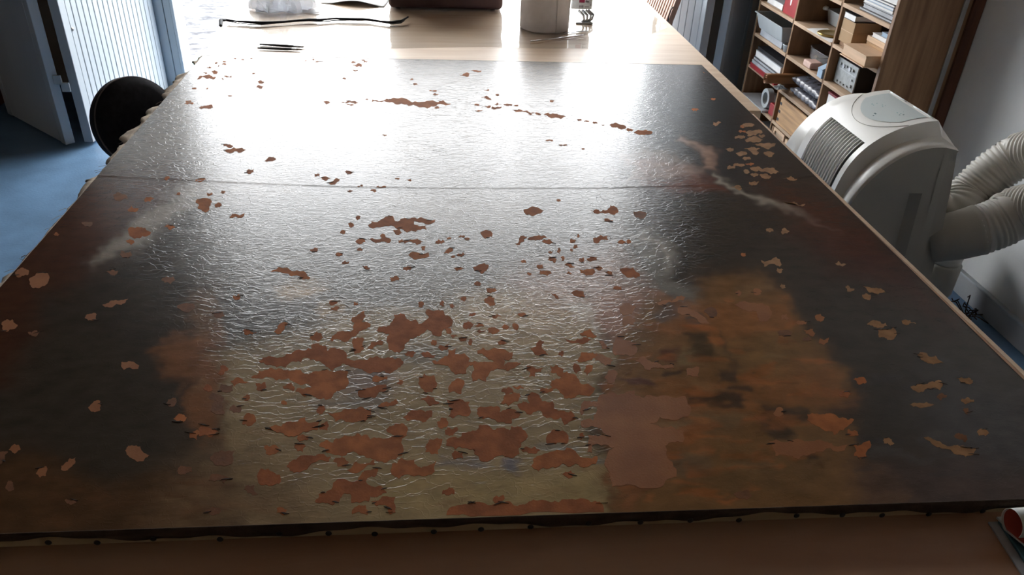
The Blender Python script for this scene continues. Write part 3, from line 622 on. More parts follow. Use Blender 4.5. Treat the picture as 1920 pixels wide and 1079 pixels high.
POLYS = dict(
 K=[[268,185,300,172,348,178,320,208,285,205],[140,255,190,228,262,220,315,238,290,258,220,250],[380,222,455,216,450,242,405,240],[155,512,200,495,280,488,285,508,250,524,180,522],[685,275,745,280,712,297,692,290],[1540,125,1635,122,1620,146,1575,148],[1268,460,1305,450,1345,458,1300,480],[1435,457,1500,448,1560,450,1605,463,1565,478,1500,468],[390,897,440,884,580,890,500,905,455,917,405,912],[745,992,780,960,830,950,850,968,830,988]],
 T=[[-10,745,60,755,130,742,270,752,340,765,480,765,580,775,560,785,480,782,440,795,370,802,300,782,230,782,150,768,60,765,-10,763],[645,560,680,550,720,552,715,572,680,568]],
 L=[[490,270,540,262,620,275,680,290,620,296,540,285],[765,312,800,292,850,298,900,312,965,325,940,338,870,336,800,325],[1355,402,1500,412,1506,430,1450,440,1400,425],[1575,470,1640,452,1745,468,1700,490,1620,492]],
 N=[[1360,575,1400,555,1520,552,1545,590,1530,610,1510,640,1500,690,1430,692,1380,655,1395,630,1365,600],[1735,755,1770,720,1910,712,1905,745,1840,768,1760,770],[595,900,720,870,790,880,860,930,820,970,730,998,620,975]],
 R=[[165,845,210,805,270,805,285,835,245,880,195,893,170,870],[590,990,640,965,740,955,700,990,630,1005]],
 A=[[1090,760,1180,755,1250,790,1240,820,1110,830]],
 B=[[790,210,900,150,905,195,875,245,815,245],[75,590,130,535,165,545,180,590,130,625],[-20,620,70,605,40,680,-20,725],[545,765,580,710,685,655,675,710,610,770],[320,800,350,755,415,735,410,825,360,840],[1125,600,1180,550,1260,560,1340,640,1290,690,1180,665]],
 O=[[830,245,885,205,912,215,885,240,850,255],[1115,545,1140,515,1210,500,1270,478,1295,480,1300,500,1335,515,1420,495,1470,500,1500,488,1600,505,1590,525,1500,525,1445,515,1445,540,1530,545,1535,575,1490,578,1460,590,1395,598,1370,580,1320,570,1240,550,1160,566,1125,560],[1110,650,1160,645,1270,640,1280,658,1250,670,1170,672],[1370,655,1420,648,1510,660,1465,685,1430,668,1375,675],[1405,755,1440,735,1550,740,1555,765,1500,782,1420,775],[1655,750,1680,720,1725,708,1728,725,1690,750],[400,880,470,845,520,850,600,870,660,880,697,925,680,935,600,905,500,890]],
 P=[[505,435,545,422,620,425,650,440,620,462,530,470,515,455],[990,435,1030,430,1110,435,1130,400,1165,410,1190,450,1160,470,1120,455,1010,455],[440,680,485,620,530,630,510,660,480,685],[535,645,570,628,660,620,672,632,640,648,560,652],[1005,640,1060,615,1110,620,1115,650,1050,668,1010,665],[140,850,180,830,255,832,230,875,200,892,150,870],[1200,860,1250,850,1340,890,1345,915,1270,920,1230,900]],
 C=[[735,390,800,315,862,312,830,370,800,408],[1425,290,1480,250,1550,205,1560,250,1520,300,1605,320,1600,350,1540,375,1470,430,1420,455,1300,455,1260,480,1240,465,1280,415,1400,385,1450,370,1460,315],[1440,460,1490,440,1550,455,1540,520,1510,580,1460,595,1445,560],[1580,540,1610,485,1720,475,1715,505,1650,515,1610,550],
    [600,660,700,610,850,590,1000,560,1080,545,1070,510,1140,498,1200,515,1215,560,1300,545,1385,575,1390,630,1420,640,1600,620,1760,620,1880,635,1900,680,1840,730,1780,770,1730,740,1560,750,1490,720,1400,690,1300,710,1270,740,1230,720,1180,680,1110,650,1040,625,980,665,880,670,840,715,760,710,680,690],
    [530,800,600,740,700,715,800,722,860,735,930,735,1020,770,1150,745,1240,745,1400,740,1395,880,1330,920,1280,940,1220,1000,1120,990,1080,960,930,930,940,900,1080,890,1050,860,930,850,870,810,760,830,700,800,580,810],
    [1490,930,1560,905,1750,870,1740,930,1640,985,1520,985],[1670,1060,1700,1035,1780,1030,1840,995,1845,1040,1760,1065,1690,1078]],
 D=[[920,0,1000,-5,1020,25,960,45,925,25],[1500,45,1540,50,1575,90,1540,85],[1680,45,1730,15,1790,25,1810,80,1740,75],[-70,380,0,340,80,290,90,235,150,225,190,240,200,275,280,280,310,320,370,290,400,250,370,215,380,195,530,200,555,250,620,290,610,340,540,370,510,430,460,430,430,400,390,370,360,400,290,440,200,490,165,560,100,575,50,560,50,410,0,400],
    [485,535,500,510,580,508,570,550,525,565],[430,655,520,630,575,605,575,550,655,535,640,595,770,630,760,660,880,665,990,660,940,640,910,610,840,590,840,560,950,555,1160,575,1155,635,1080,640,1075,700,1180,665,1230,670,1180,715,1040,725,970,740,920,840,800,840,790,770,810,740,800,690,770,690,740,770,680,770,600,740,530,690],
    [1305,530,1370,520,1400,465,1440,475,1430,550,1475,600,1390,605,1340,570],[1620,450,1740,455,1865,460,1800,500,1690,495,1640,475],[1760,415,1800,385,1855,368,1915,430,1850,440],[1730,650,1780,575,1880,575,1925,600,1870,650,1800,660],[1280,740,1290,690,1430,715,1415,750,1360,755,1360,795,1305,800,1310,750],
    [1495,700,1560,690,1620,725,1610,760,1700,770,1760,850,1900,900,1880,940,1740,960,1690,990,1620,990,1600,950,1510,905,1505,830,1550,815,1600,800,1500,760],[580,890,640,820,715,825,705,900,690,955,590,940],[1045,1040,1080,970,1220,945,1230,975,1200,1020,1120,1060]],
 F=[[565,50,680,35,770,65,775,130,760,190,640,195,575,195,600,150,580,100],[170,205,230,150,330,130,430,140,430,200,380,240,330,235,230,230],[840,150,870,105,1030,105,1040,155,1200,150,1230,180,1210,205,1150,210,1150,255,1040,250,1000,225,900,215,850,195],
    [1160,80,1250,60,1310,75,1290,0,1390,-5,1420,55,1520,60,1530,120,1600,140,1680,145,1720,220,1620,270,1590,200,1480,205,1420,155,1380,145,1320,180,1220,130],[545,320,570,290,660,290,640,340,590,370,550,360],
    [560,460,560,410,690,380,700,340,830,320,850,275,930,270,1000,315,1130,320,1150,280,1230,285,1275,330,1280,400,1230,430,1210,490,1220,530,1170,560,1080,550,1000,560,950,590,860,585,810,530,830,485,740,480,640,490],
    [370,470,400,410,480,385,525,395,510,460,490,530,430,535,370,510],[70,620,160,565,280,575,270,615,390,640,470,590,455,690,430,715,300,725,180,720,130,755,70,720],[20,310,100,260,180,260,215,310,205,365,100,372,60,350],[1460,430,1470,360,1560,320,1640,340,1640,440,1540,445],
    [1325,640,1340,580,1420,540,1600,500,1700,490,1740,530,1920,550,1920,590,1860,630,1780,650,1720,620,1600,620,1510,650,1390,690],[560,1082,640,1000,750,985,930,990,1050,970,1200,1000,1300,960,1500,965,1650,940,1780,930,1940,960,1980,1055,900,1090]],
 E=[[680,310,740,270,870,240,1020,200,1040,250,1140,235,1130,315,1060,320,1000,330,920,375,830,360,760,340],[1200,155,1400,130,1610,125,1605,200,1560,240,1420,245,1290,240,1270,200],[1140,460,1160,425,1270,430,1290,390,1440,375,1480,345,1580,360,1600,400,1780,385,1890,390,1890,540,1830,580,1680,600,1590,570,1500,540,1400,520,1280,540,1210,520,1200,490],
    [850,640,900,590,1050,545,1180,530,1250,560,1230,600,1120,600,1000,680,880,685],[1390,680,1480,600,1640,580,1650,620,1540,670],[1490,760,1550,680,1660,650,1640,740,1560,780],[1105,960,1140,890,1250,850,1270,790,1400,770,1550,770,1590,810,1700,820,1750,880,1700,900,1600,910,1590,960,1430,970,1420,890,1360,890,1320,960,1200,975],
    [1440,1075,1500,990,1560,990,1600,1050,1580,1080],[1610,960,1830,920,1830,1060,1780,1075,1760,1010,1660,1000],[590,770,620,660,690,665,790,720,780,800,700,820,610,810]],
 G=[[430,530,450,455,500,435,560,470,640,490,640,580,560,600,450,605],[300,475,340,470,400,550,330,545],[240,590,300,590,430,650,410,695,340,680],[810,130,960,120,1000,75,1080,80,1060,110,900,145],[1010,180,1080,165,1220,240,1310,320,1230,320,1130,250,1010,215],[1515,150,1700,130,1830,160,1860,210,1800,300,1740,290,1720,210,1600,195],[700,610,820,660,960,680,980,720,830,720,760,740,690,690,620,650]],
 H=[[140,240,250,230,285,105,250,100,150,185,140,110,170,50,290,60,310,0,420,-20,620,-40,640,10,760,0,1080,10,1130,110,1100,200,850,200,760,260,850,290,1060,310,1060,430,900,460,960,600,1000,740,860,830,420,830,400,700,370,570,440,470,290,440,245,450,240,520,195,515,205,360,390,375,320,300,150,290]],
 I=[[130,130,240,110,300,125,315,165,300,190,160,190,145,155],[1050,365,1130,380,1220,395,1250,420,1180,440,1110,425],[1185,755,1250,750,1320,735,1350,770,1340,820,1270,850,1190,825],[1535,980,1590,960,1700,990,1770,1055,1650,1060,1570,1030]],
 J=[[1135,240,1190,215,1270,205,1345,195,1360,225,1340,265,1250,250,1195,280],[420,430,540,430,640,455,745,465,730,490,690,520,640,545,610,575,570,545,500,515,450,495],[1225,590,1290,605,1380,645,1480,650,1590,665,1570,710,1480,710,1380,670,1290,640],[740,640,850,610,860,660,830,725,745,720],[150,620,350,600,560,620,700,640,680,680,480,690,360,740,200,720]],
 Q=[[755,240,800,220,890,238,870,250,820,258],[805,272,860,262,980,265,970,285,880,290],[750,300,800,288,865,300,840,320,790,318],[890,330,930,320,970,335,950,362,905,350],[790,440,850,428,930,440,1000,470,975,482,900,465,820,462],[860,490,910,480,945,500,925,520,880,512],[1030,518,1090,500,1135,518,1090,530],[1030,685,1110,682,1190,698,1120,706]],
)
def ragged(pts, rr, lev, amp):
    pts = [np.array(p, float) for p in pts]
    for l in range(lev):
        o = []
        for i, a in enumerate(pts):
            b = pts[(i + 1) % len(pts)]; e = b - a; L_ = np.linalg.norm(e); o.append(a)
            if L_ > 2.2:
                nrm = np.array([-e[1], e[0]]) / L_
                o.append(a + e * rr.uniform(.38, .62) + nrm * rr.uniform(-1, 1) * min(L_, 26) * amp)
        pts = o; amp *= 0.8
    return pts
rp_ = random.Random(5)
PATCHES = []
def patch(pts, kind):
    w = [at_z(p, PZ) for p in pts]
    w = [(min(max(p[0], -0.803), 1.001), max(p[1], 0.7245 - 0.0133 * (p[0] + 0.8))) for p in w]     # keep inside the canvas
    z = [float(canvas_z(p[0], p[1])) for p in w]
    n = len(w)
    v = [(p[0], p[1], q + 0.00010 + 0.00018 * ((len(PATCHES) * 0.618) % 1)) for p, q in zip(w, z)] + [(p[0], p[1], q - 0.0008) for p, q in zip(w, z)]
    f = [tuple(range(n)), tuple(range(2 * n - 1, n - 1, -1))] + [(i, i + n, (i + 1) % n + n, (i + 1) % n) for i in range(n)]
    a = np.array(pts); area = abs(np.sum(a[:, 0] * np.roll(a[:, 1], -1) - np.roll(a[:, 0], -1) * a[:, 1])) / 2
    PATCHES.append((area, G().add(v, f), kind))
def kind_of(c):
    x, y = c
    if 1130 < x < 1560 and y > 540: return 'e'
    if x > 1290 and y < 700: return 'c'
    if x < 280 and y > 480: return 'd' if rp_.random() < .35 else 'e'
    if x > 1650: return rp_.choice('cd')
    return 'a' if rp_.random() < .62 else 'b'
for key, lst in POLYS.items():
    ox, oy, s = TI[key]
    for fl in lst:
        pts = [(ox + fl[i] / s, oy + fl[i + 1] / s) for i in range(0, len(fl), 2)]
        c = np.mean(pts, axis=0)
        patch(ragged(pts, rp_, 3, 0.24), kind_of(c))
for key, lst in SPOTS.items():
    ox, oy, s = TI[key]
    for sp in lst:
        cx, cy, w, h = sp[:4]; an = math.radians(sp[4] if len(sp) > 4 else 0); kd = sp[5] if len(sp) > 5 else None
        k = rp_.choice((4, 5, 5, 6, 7)); ph = rp_.uniform(0, 6.28); pts = []
        for i in range(k):
            q = ph + 6.283 * (i + rp_.uniform(-.25, .25)) / k; rr = rp_.uniform(.72, 1.25)
            a, b = 0.52 * w * rr * math.cos(q), 0.52 * h * rr * math.sin(q)
            pts.append((ox + (cx + a * math.cos(an) - b * math.sin(an)) / s, oy + (cy + a * math.sin(an) + b * math.cos(an)) / s))
        patch(ragged(pts, rp_, 3, 0.26), kd or kind_of((ox + cx / s, oy + cy / s)))
fl_ = random.Random(31); fleck = G()
for ar, g_, kd in PATCHES:
    if ar < 60 or fl_.random() < 0.45: continue
    n_ = len(g_.v) // 2
    for _ in range(1 if ar < 500 else fl_.choice((2, 3, 4))):
        v_ = g_.v[fl_.randrange(n_)]
        L_, w_ = fl_.uniform(.003, .009), fl_.uniform(.0007, .0018); a_ = fl_.uniform(-.45, .45); c_, s_ = math.cos(a_), math.sin(a_)
        pts_ = [(-L_, 0), (-L_ * .3, w_), (L_ * .5, w_ * .6), (L_, fl_.uniform(-1, 1) * w_), (L_ * .1, -w_ * .6)]
        q_ = [(v_[0] + x * c_ - y * s_, max(v_[1] + x * s_ + y * c_, 0.727), v_[2] + 0.0005) for x, y in pts_]
        fleck.add(q_ + [(p[0], p[1], p[2] - 0.001) for p in q_], [(0, 1, 2, 3, 4), (9, 8, 7, 6, 5)] + [(i, i + 5, (i + 1) % 5 + 5, (i + 1) % 5) for i in range(5)])
pt.part('crack_flecks', fleck, M['brown_canvas'])['kind'] = 'stuff'
PATCHES.sort(key=lambda q: -q[0])
for ar, g_, kd in PATCHES[:295]:
    pt.part('filler_patch', g_, M['fill_' + kd])
rest = G()
for ar, g_, kd in PATCHES[295:]: rest.add(g_.v, g_.f)
if rest.v: pt.part('small_filler_specks', rest, M['fill_a'])['kind'] = 'stuff'
print('filler patches', len(PATCHES))

# ================================================================== THINGS ON THE FAR TABLE
# clear sheet
edge = [(-0.845, 3.12), (-0.43, 3.11), (-0.17, 3.125), (0.24, 3.18), (0.40, 3.165), (0.66, 3.178), (0.97, 3.435), (1.08, 3.56)]
ex, ey = np.array([p[0] for p in edge]), np.array([p[1] for p in edge])
rows = []
for j in range(60):
    v_ = j / 59
    rows.append([(x, y0 + (4.62 - y0) * v_, TZ + 0.0012 + 0.0005 * math.sin(x * 21 + v_ * 9) * math.sin(v_ * 14 + x * 5) + 0.0006) for x in np.linspace(-0.845, 1.08, 70) for y0 in [float(np.interp(x, ex, ey))]])
single('clear_film', 'clear glossy plastic sheet covering the far end of the plywood table', 'plastic sheet', G().grid(rows), M['film'], smooth=True)
FZ = TZ + 0.0022

# brown case
t = Thing('tool_case', 'dark brown case with rounded corners on the plywood table', 'case', (0.075, 3.975, FZ))
t.part('body', G().box(-0.192, 0.345, 3.810, 4.145, FZ + 0.006, FZ + 0.30), M['brown_case'], bevel=0.022, seg=4, smooth=True)
t.part('lid', G().box(-0.195, 0.348, 3.807, 4.148, FZ + 0.305, FZ + 0.38), M['brown_case'], bevel=0.022, seg=4, smooth=True)
t.part('hinge_line', G().box(-0.19, 0.343, 3.815, 4.140, FZ + 0.295, FZ + 0.31), M['black_plastic'])
for x in (-0.15, 0.30):
    for y in (3.855, 4.105): t.part('foot', G().lathe([(0.012, 0), (0.012, 0.008)], (x, y, FZ), 12), M['black_plastic'])
t.part('handle', G().tube([(0.0, 3.805, FZ + 0.27), (0.0, 3.775, FZ + 0.265), (0.15, 3.775, FZ + 0.265), (0.15, 3.805, FZ + 0.27)], 0.008, 8), M['black_plastic'])

# paper roll
c = at_z((1026, 63), FZ); rx, ry = c[0], c[1] + 0.105
t = Thing('paper_roll', 'big white paper wiping roll standing beside the brown case', 'paper roll', (rx, ry, FZ))
R_ = 0.109
prof = [(0.022, 0.0), (R_ - 0.004, 0.0), (R_, 0.005), (R_, 0.295), (R_ - 0.004, 0.30), (0.024, 0.30), (0.022, 0.0)]
t.part('paper_body', G().lathe(prof, (rx, ry, FZ), 64, caps=False), M['tissue'], smooth=False)
t.part('card_core', G().lathe([(0.0225, 0.002), (0.0225, 0.302), (0.020, 0.302), (0.020, 0.002), (0.0225, 0.002)], (rx, ry, FZ), 24, caps=False), M['kraft'])
a0 = -math.pi / 2 + 0.32
fl = []
for j in range(12):
    q = a0 + 0.75 * j / 11; r_ = R_ + 0.0008 + 0.0032 * (1 - j / 11) ** 2
    fl.append([(rx + r_ * math.cos(q), ry + r_ * math.sin(q), FZ + z) for z in (0.001, 0.15, 0.299)])
t.part('loose_sheet', G().grid(fl), M['tissue'], smooth=True, solid=0.0006)

# printed box on bent metal clamp behind the roll
bx = at_y((1112, 20), 3.62)
c0 = at_y((1100, 46), 3.60)
t = Thing('metal_clamp', 'bent grey metal clamp standing behind the white paper roll', 'clamp', (c0[0], 3.62, FZ))
for k, dx in enumerate((-0.026, -0.008, 0.010, 0.022)):
    pth = [(c0[0] + dx * .55 - 0.008, 3.615 + .004 * k, FZ + 0.004), (c0[0] + dx * .8 + .010, 3.615 + .004 * k, FZ + 0.016), (c0[0] + dx + .012, 3.62 + .004 * k, FZ + 0.034), (c0[0] + dx - 0.014, 3.625 + .004 * k, FZ + 0.056)]
    t.part('prong', G().tube(pth, 0.006, 8), M['steel'], smooth=True)
t.part('foot', G().box(c0[0] - 0.05, c0[0] + 0.03, 3.60, 3.645, FZ, FZ + 0.007), M['steel'], bevel=0.002)
t2 = Thing('printed_box', 'white printed box with red and black marks on the metal clamp', 'box', (c0[0] - 0.005, 3.64, FZ + 0.060))
bx0, bx1 = c0[0] - 0.075, c0[0] + 0.022; bz = FZ + 0.060
t2.part('body', G().box(bx0, bx1, 3.617, 3.66, bz, bz + 0.15), M['whiteplastic'], bevel=0.005)
t2.part('red_mark', G().box(bx0 + 0.035, bx0 + 0.060, 3.6163, 3.6172, bz + 0.030, bz + 0.052), M['label_red'])
for (a_, b_, c_, d_, m_) in ((.064, .080, .032, .036, 'label_black'), (.066, .071, .040, .066, 'label_black'), (.072, .080, .046, .050, 'label_black'), (.072, .080, .058, .062, 'label_black'), (.036, .044, .008, .018, 'label_grey'), (.046, .056, .008, .018, 'label_grey'), (.062, .082, .010, .014, 'label_grey'), (.086, .092, .018, .024, 'label_grey'), (.072, .092, .028, .030, 'label_grey')):
    t2.part('print_mark', G().box(bx0 + a_, bx0 + b_, 3.6163, 3.6172, bz + c_, bz + d_), M[m_])

# thin white stick
p0, p1 = at_z((995, 78), FZ + 0.004), at_z((1094, 66), FZ + 0.004)
single('thin_rod', 'thin bright rod lying on the clear sheet beside the paper roll', 'rod', G().tube([p0, p0 * .5 + p1 * .5, p1], 0.0036, 10), M['chrome'], smooth=True)
p0, p1 = at_z((1057, 62), FZ + 0.003), at_z((1101, 57.5), FZ + 0.003)
single('metal_spatula', 'short bright metal spatula lying in front of the metal clamp', 'spatula', G().bar(p0, p1, 0.008, 0.003), M['steel'], bevel=0.001)

# black twisted strap
sp = [(414, 50, 0), (415, 44, 0.010), (424, 41, .006), (450, 44, .004), (490, 46, .004), (512, 45, .004), (545, 43, .004), (580, 40, .004), (600, 40.5, .004), (630, 38, .004), (660, 39, .004), (690, 40, .004), (715, 43, .004), (735, 45, .004), (752, 44, .006), (765, 39, .014)]
path = [np.array(at_z(q[:2], FZ + 0.004)) + np.array([0, 0, q[2]]) for q in sp]
t_ = np.linspace(0, len(path) - 1, 120); path = np.stack([np.interp(t_, range(len(path)), np.array(path)[:, i]) for i in range(3)], -1)
t = Thing('twisted_strap', 'long black twisted strap lying across the plywood table', 'strap', (path[60][0], path[60][1], FZ))
rad = [0.0085 * (0.55 + 0.45 * abs(math.sin(i * 0.13 + 0.4))) for i in range(len(path))]
t.part('strap_band', G().tube([p + np.array([0, 0.003 * math.sin(i * .3), 0.003]) for i, p in enumerate(path)], rad, 10, flat=0.75), M['strap'], smooth=True)
cord = [p + np.array([0, -0.012 + 0.010 * math.sin(i * 0.16), 0.0005]) for i, p in enumerate(path) if 4 < i < 116]
t.part('thin_cord', G().tube(cord, 0.0022, 6), M['strap'], smooth=True)

# two fine brushes
for k, (a, b, lab) in enumerate((((487, 83), (551, 87), 'fine dark brush with splayed tip, lying farther from the painting edge'), ((483, 90), (547, 92.5), 'fine dark brush with straight tip, lying closer to the painting edge'))):
    p0, p1 = at_z(a, FZ + 0.004), at_z(b, FZ + 0.004); d = p1 - p0
    t = Thing('paint_brush', lab, 'brush', ((p0[0] + p1[0]) / 2, (p0[1] + p1[1]) / 2, FZ), 'fine brushes on the plywood table')
    t.part('handle', G().tube([p0, p0 + d * .3, p0 + d * .8, p1], [0.0030, 0.0040, 0.0052, 0.0042], 8), M['black_plastic'], smooth=True)
    t.part('ferrule', G().tube([p1, p1 + d * .14], [0.0042, 0.0038], 8), M['steel'], smooth=True)
    e = p1 + d * .14
    for s_ in ((-1, 1) if k == 0 else (0,)):
        t.part('bristles', G().tube([e, e + d * .16 + np.array([0, s_ * 0.006, 0])], [0.0034, 0.0010], 6), M['bristle'], smooth=True)

# curled paper sheet near the strap
A, B = at_z((600, 6), FZ), at_z((720, 14), FZ)
rows = []
for j in range(14):
    v_ = j / 13; row = []
    for i in range(24):
        u_ = i / 23; p = A + (B - A) * u_ + np.array([0.05, 0.42, 0]) * v_
        lift = 0.020 * math.sin(math.pi * min(1, max(0, (u_ - .12) / .85))) ** 1.5 * (1 - v_) ** 3 + 0.0012
        row.append((p[0], p[1], FZ + lift))
    rows.append(row)
single('paper_sheet', 'white sheet of paper with a lifted edge beside the brown case', 'paper', G().grid(rows), M['paper'], smooth=True, solid=0.0004)

# crumpled plastic bag
cb = at_z((520, 27), FZ)
rb = np.random.RandomState(4); rows = []
for i in range(26):
    th = i / 25 * math.pi / 2 * 1.0; row = []
    for j in range(57):
        ph = 2 * math.pi * (j % 56) / 56
        n_ = 0.16 * math.sin(3 * ph + 2 * th) + 0.12 * math.sin(7 * ph - 3 * th + 1) + 0.08 * math.sin(13 * ph + 5 * th) + 0.05 * math.sin(23 * ph + 9 * th)
        r_ = 1 + n_ * (0.35 + 0.65 * math.sin(th))
        row.append((cb[0] + 0.01 + 0.125 * r_ * math.sin(th) * math.cos(ph), cb[1] + 0.14 + 0.13 * r_ * math.sin(th) * math.sin(ph), FZ + 0.004 + 0.11 * max(0, math.cos(th)) ** 0.8 * (1 + 0.5 * n_ * math.sin(th * 2))))
    rows.append(row)
g = G().grid(rows)
for k in range(2):      # flat lip of the bag spreading on the table
    lip = [[(cb[0] - 0.10 + 0.28 * i / 20, cb[1] + 0.015 * k + 0.02 + 0.05 * j / 5 + 0.012 * math.sin(i * .9 + k), FZ + 0.003 + 0.004 * k + 0.006 * (j / 5) * abs(math.sin(i * 1.3 + k))) for i in range(21)] for j in range(6)]
    g.grid(lip)
single('plastic_bag', 'crumpled white plastic bag on the corner of the plywood table', 'bag', g, M['bag'])

# slatted folded chair leaning on the door leaf
t = Thing('folding_chair', 'folded slatted wooden chair leaning against the door leaf beyond the table', 'chair', (1.20, 4.55, 0))
x0, z1 = 1.175, 1.16
def lean(y, z, off=0.0): return (x0 + 0.25 * z + off, y, z)
t.part('side_rail', G().bar(lean(4.32, 0.0), lean(4.32, 0.80), 0.03, 0.022, (0, 1, 0)), M['slat_wood'], bevel=0.003)
t.part('side_rail', G().bar(lean(4.80, 0.0), lean(4.80, 0.80), 0.03, 0.022, (0, 1, 0)), M['slat_wood'], bevel=0.003)
for i in range(10):
    y = 4.366 + i * 0.0445
    t.part('slat', G().bar(lean(y, 0.12, -0.006), lean(y, 0.78, -0.006), 0.012, 0.026, (0, 1, 0)), M['slat_wood'], bevel=0.002)
for z in (0.10, 0.40, 0.77):
    t.part('cross_bar', G().bar(lean(4.32, z, 0.014), lean(4.80, z, 0.014), 0.02, 0.03), M['slat_wood'], bevel=0.002)
t.part('hook', G().tube([lean(4.305, 0.66, -0.02), lean(4.295, 0.645, -0.028), lean(4.295, 0.61, -0.026), lean(4.30, 0.58, -0.02)], 0.004, 6), M['black_plastic'], smooth=True)

# ================================================================== OFFICE CHAIR (left, behind the painting)
bc = at_y((259, 230), 2.72)
t = Thing('office_chair', 'black round-backed swivel chair tucked beside the left side of the painting', 'chair', (bc[0] + 0.16, 2.80, 0))
nrm = np.array([0.70, -0.63, 0.27]); nrm /= np.linalg.norm(nrm)
sd = np.cross(nrm, [0, 0, 1]); sd /= np.linalg.norm(sd); up = np.cross(sd, nrm)
def disc(prof, c, n=48, sx=1.0, sz=1.0):
    g = G(); v = []
    for r_, h_ in prof:
        for j in range(n):
            q = 2 * math.pi * j / n; cs, sn = math.cos(q), math.sin(q)
            k_ = 1.0
            v.append(c + sd * r_ * cs * sx * k_ + up * r_ * sn * sz * k_ + nrm * h_)
    k = len(prof)
    g.add(v, [(i * n + j, i * n + (j + 1) % n, (i + 1) * n + (j + 1) % n, (i + 1) * n + j) for i in range(k - 1) for j in range(n)] + [tuple(range(n))[::-1], tuple((k - 1) * n + j for j in range(n))]); return g
bcn = np.array(bc)
BR = 0.151
t.part('backrest', disc([(BR * .82, -0.055), (BR * .95, -0.045), (BR * 1.0, -0.020), (BR * 1.0, 0.004), (BR * .97, 0.016), (BR * .8, 0.028), (BR * .4, 0.034), (0.01, 0.036)], bcn, sz=1.04), M['black_fabric'], smooth=True)
ring = [bcn + sd * BR * .985 * math.cos(q) + up * BR * 1.025 * math.sin(q) + nrm * 0.010 for q in np.linspace(0, 2 * math.pi, 49)]
t.part('seam_piping', G().tube(ring, 0.003, 6, caps=False), M['piping'], smooth=True)
sc = np.array([bc[0] + 0.16, 2.80, 0.44])
bk = bcn - nrm * 0.05
t.part('back_stem', G().tube([bk, bk - nrm * 0.03 + np.array([0, 0, -.08]), (sc[0] - .02, sc[1] + 0.10, 0.38), (sc[0], sc[1], 0.385)], 0.014, 10), M['black_plastic'], smooth=True)
t.part('seat', G().lathe([(0.05, -0.05), (0.17, -0.045), (0.20, -0.02), (0.20, 0.01), (0.18, 0.03), (0.1, 0.036)], sc, 40), M['black_fabric'], smooth=True)
t.part('gas_column', G().lathe([(0.026, 0.07), (0.026, 0.22), (0.016, 0.22), (0.016, 0.40)], (sc[0], sc[1], 0), 20), M['steel'], smooth=True)
for k in range(5):
    a = k * 2 * math.pi / 5 + 0.3; d = np.array([math.cos(a), math.sin(a), 0])
    b0 = np.array([sc[0], sc[1], 0.10]); b1 = b0 + d * 0.26 + np.array([0, 0, -.03])
    s_ = t.part('base_arm', G().tube([b0, b1], [0.022, 0.014], 8), M['black_plastic'], smooth=True)
    w = b1 + np.array([0, 0, -0.045])
    t.part('caster', G().tube([w + np.cross(d, [0, 0, 1]) * -0.02, w + np.cross(d, [0, 0, 1]) * 0.02], 0.025, 14), M['black_plastic'], parent=s_)

# red-brown cupboard in the dark corner
t = Thing('cupboard', 'red brown wooden cupboard standing in the dark behind the grey door leaf', 'cupboard', (-2.95, 4.65, 0))
t.part('body', G().box(-3.5, -2.42, 4.45, 4.88, 0.0, 1.9), M['redbrown'], bevel=0.004)
for x in (-3.47, -2.95):
    d_ = t.part('cupboard_door', G().box(x, x + 0.50, 4.435, 4.45, 0.08, 1.86), M['redbrown'], bevel=0.003)
    t.part('knob', G().tube([(x + 0.25 + (0.2 if x < -3 else -0.2), 4.435, 1.0), (x + 0.25 + (0.2 if x < -3 else -0.2), 4.41, 1.0)], 0.012, 10), M['steel'], parent=d_)
single('mint_mat', 'pale green mat on the gravel just outside the white door', 'mat', G().prism([(-1.85, 5.30), (-1.50, 5.30), (-1.50, 5.62), (-1.85, 5.62)], -0.03, -0.012), M['mint'], bevel=0.003)

# ================================================================== SHELVING UNIT
XF = 1.72
t = Thing('shelving_unit', 'tall dark wooden shelving unit full of clutter against the right wall', 'shelf', (1.88, 3.45, 0))
YS = [2.83, 3.245, 3.66, 4.085]
ZS = [0.08, 0.25, 0.41, 0.577, 0.737, 0.905, 1.09, 1.28, 1.47]
TH = 0.016
t.part('end_panel', G().box(XF, 2.035, 2.830, 2.850, 0, 1.66), M['cab_wood'], bevel=0.0015, seg=1)
t.part('end_panel', G().box(XF, 2.035, 4.085, 4.105, 0, 1.66), M['cab_wood'], bevel=0.0015, seg=1)
t.part('rear_post', G().box(2.003, 2.046, 2.815, 2.829, 0, 1.66), M['cab_red'], bevel=0.001, seg=1)
t.part('metal_track', G().box(1.968, 1.986, 2.822, 2.8305, 0, 1.66), M['steel'], bevel=0.001, seg=1)
t.part('back_panel', G().box(2.035, 2.045, 2.83, 4.105, 0, 1.66), M['shelf_dark'])
t.part('top_board', G().box(XF, 2.045, 2.82, 4.11, 1.66, 1.685), M['cab_wood'])
for y in YS[1:3]:
    t.part('divider', G().box(XF + 0.002, 2.034, y - 0.007, y + 0.007, 0, 1.66), M['shelf_dark'], bevel=0.001, seg=1)
for b in range(3):
    for z in ZS:
        ya = YS[b] + (0.02 if b == 0 else 0.0075); yb = YS[b + 1] - (0.0075 if b < 2 else 0.0)
        t.part('shelf_board', G().box(XF, 2.034, ya, yb, z - TH / 2, z + TH / 2), M['shelf_wood'], bevel=0.0012, seg=1)
def top(i): return ZS[i] + TH / 2 + 0.0004

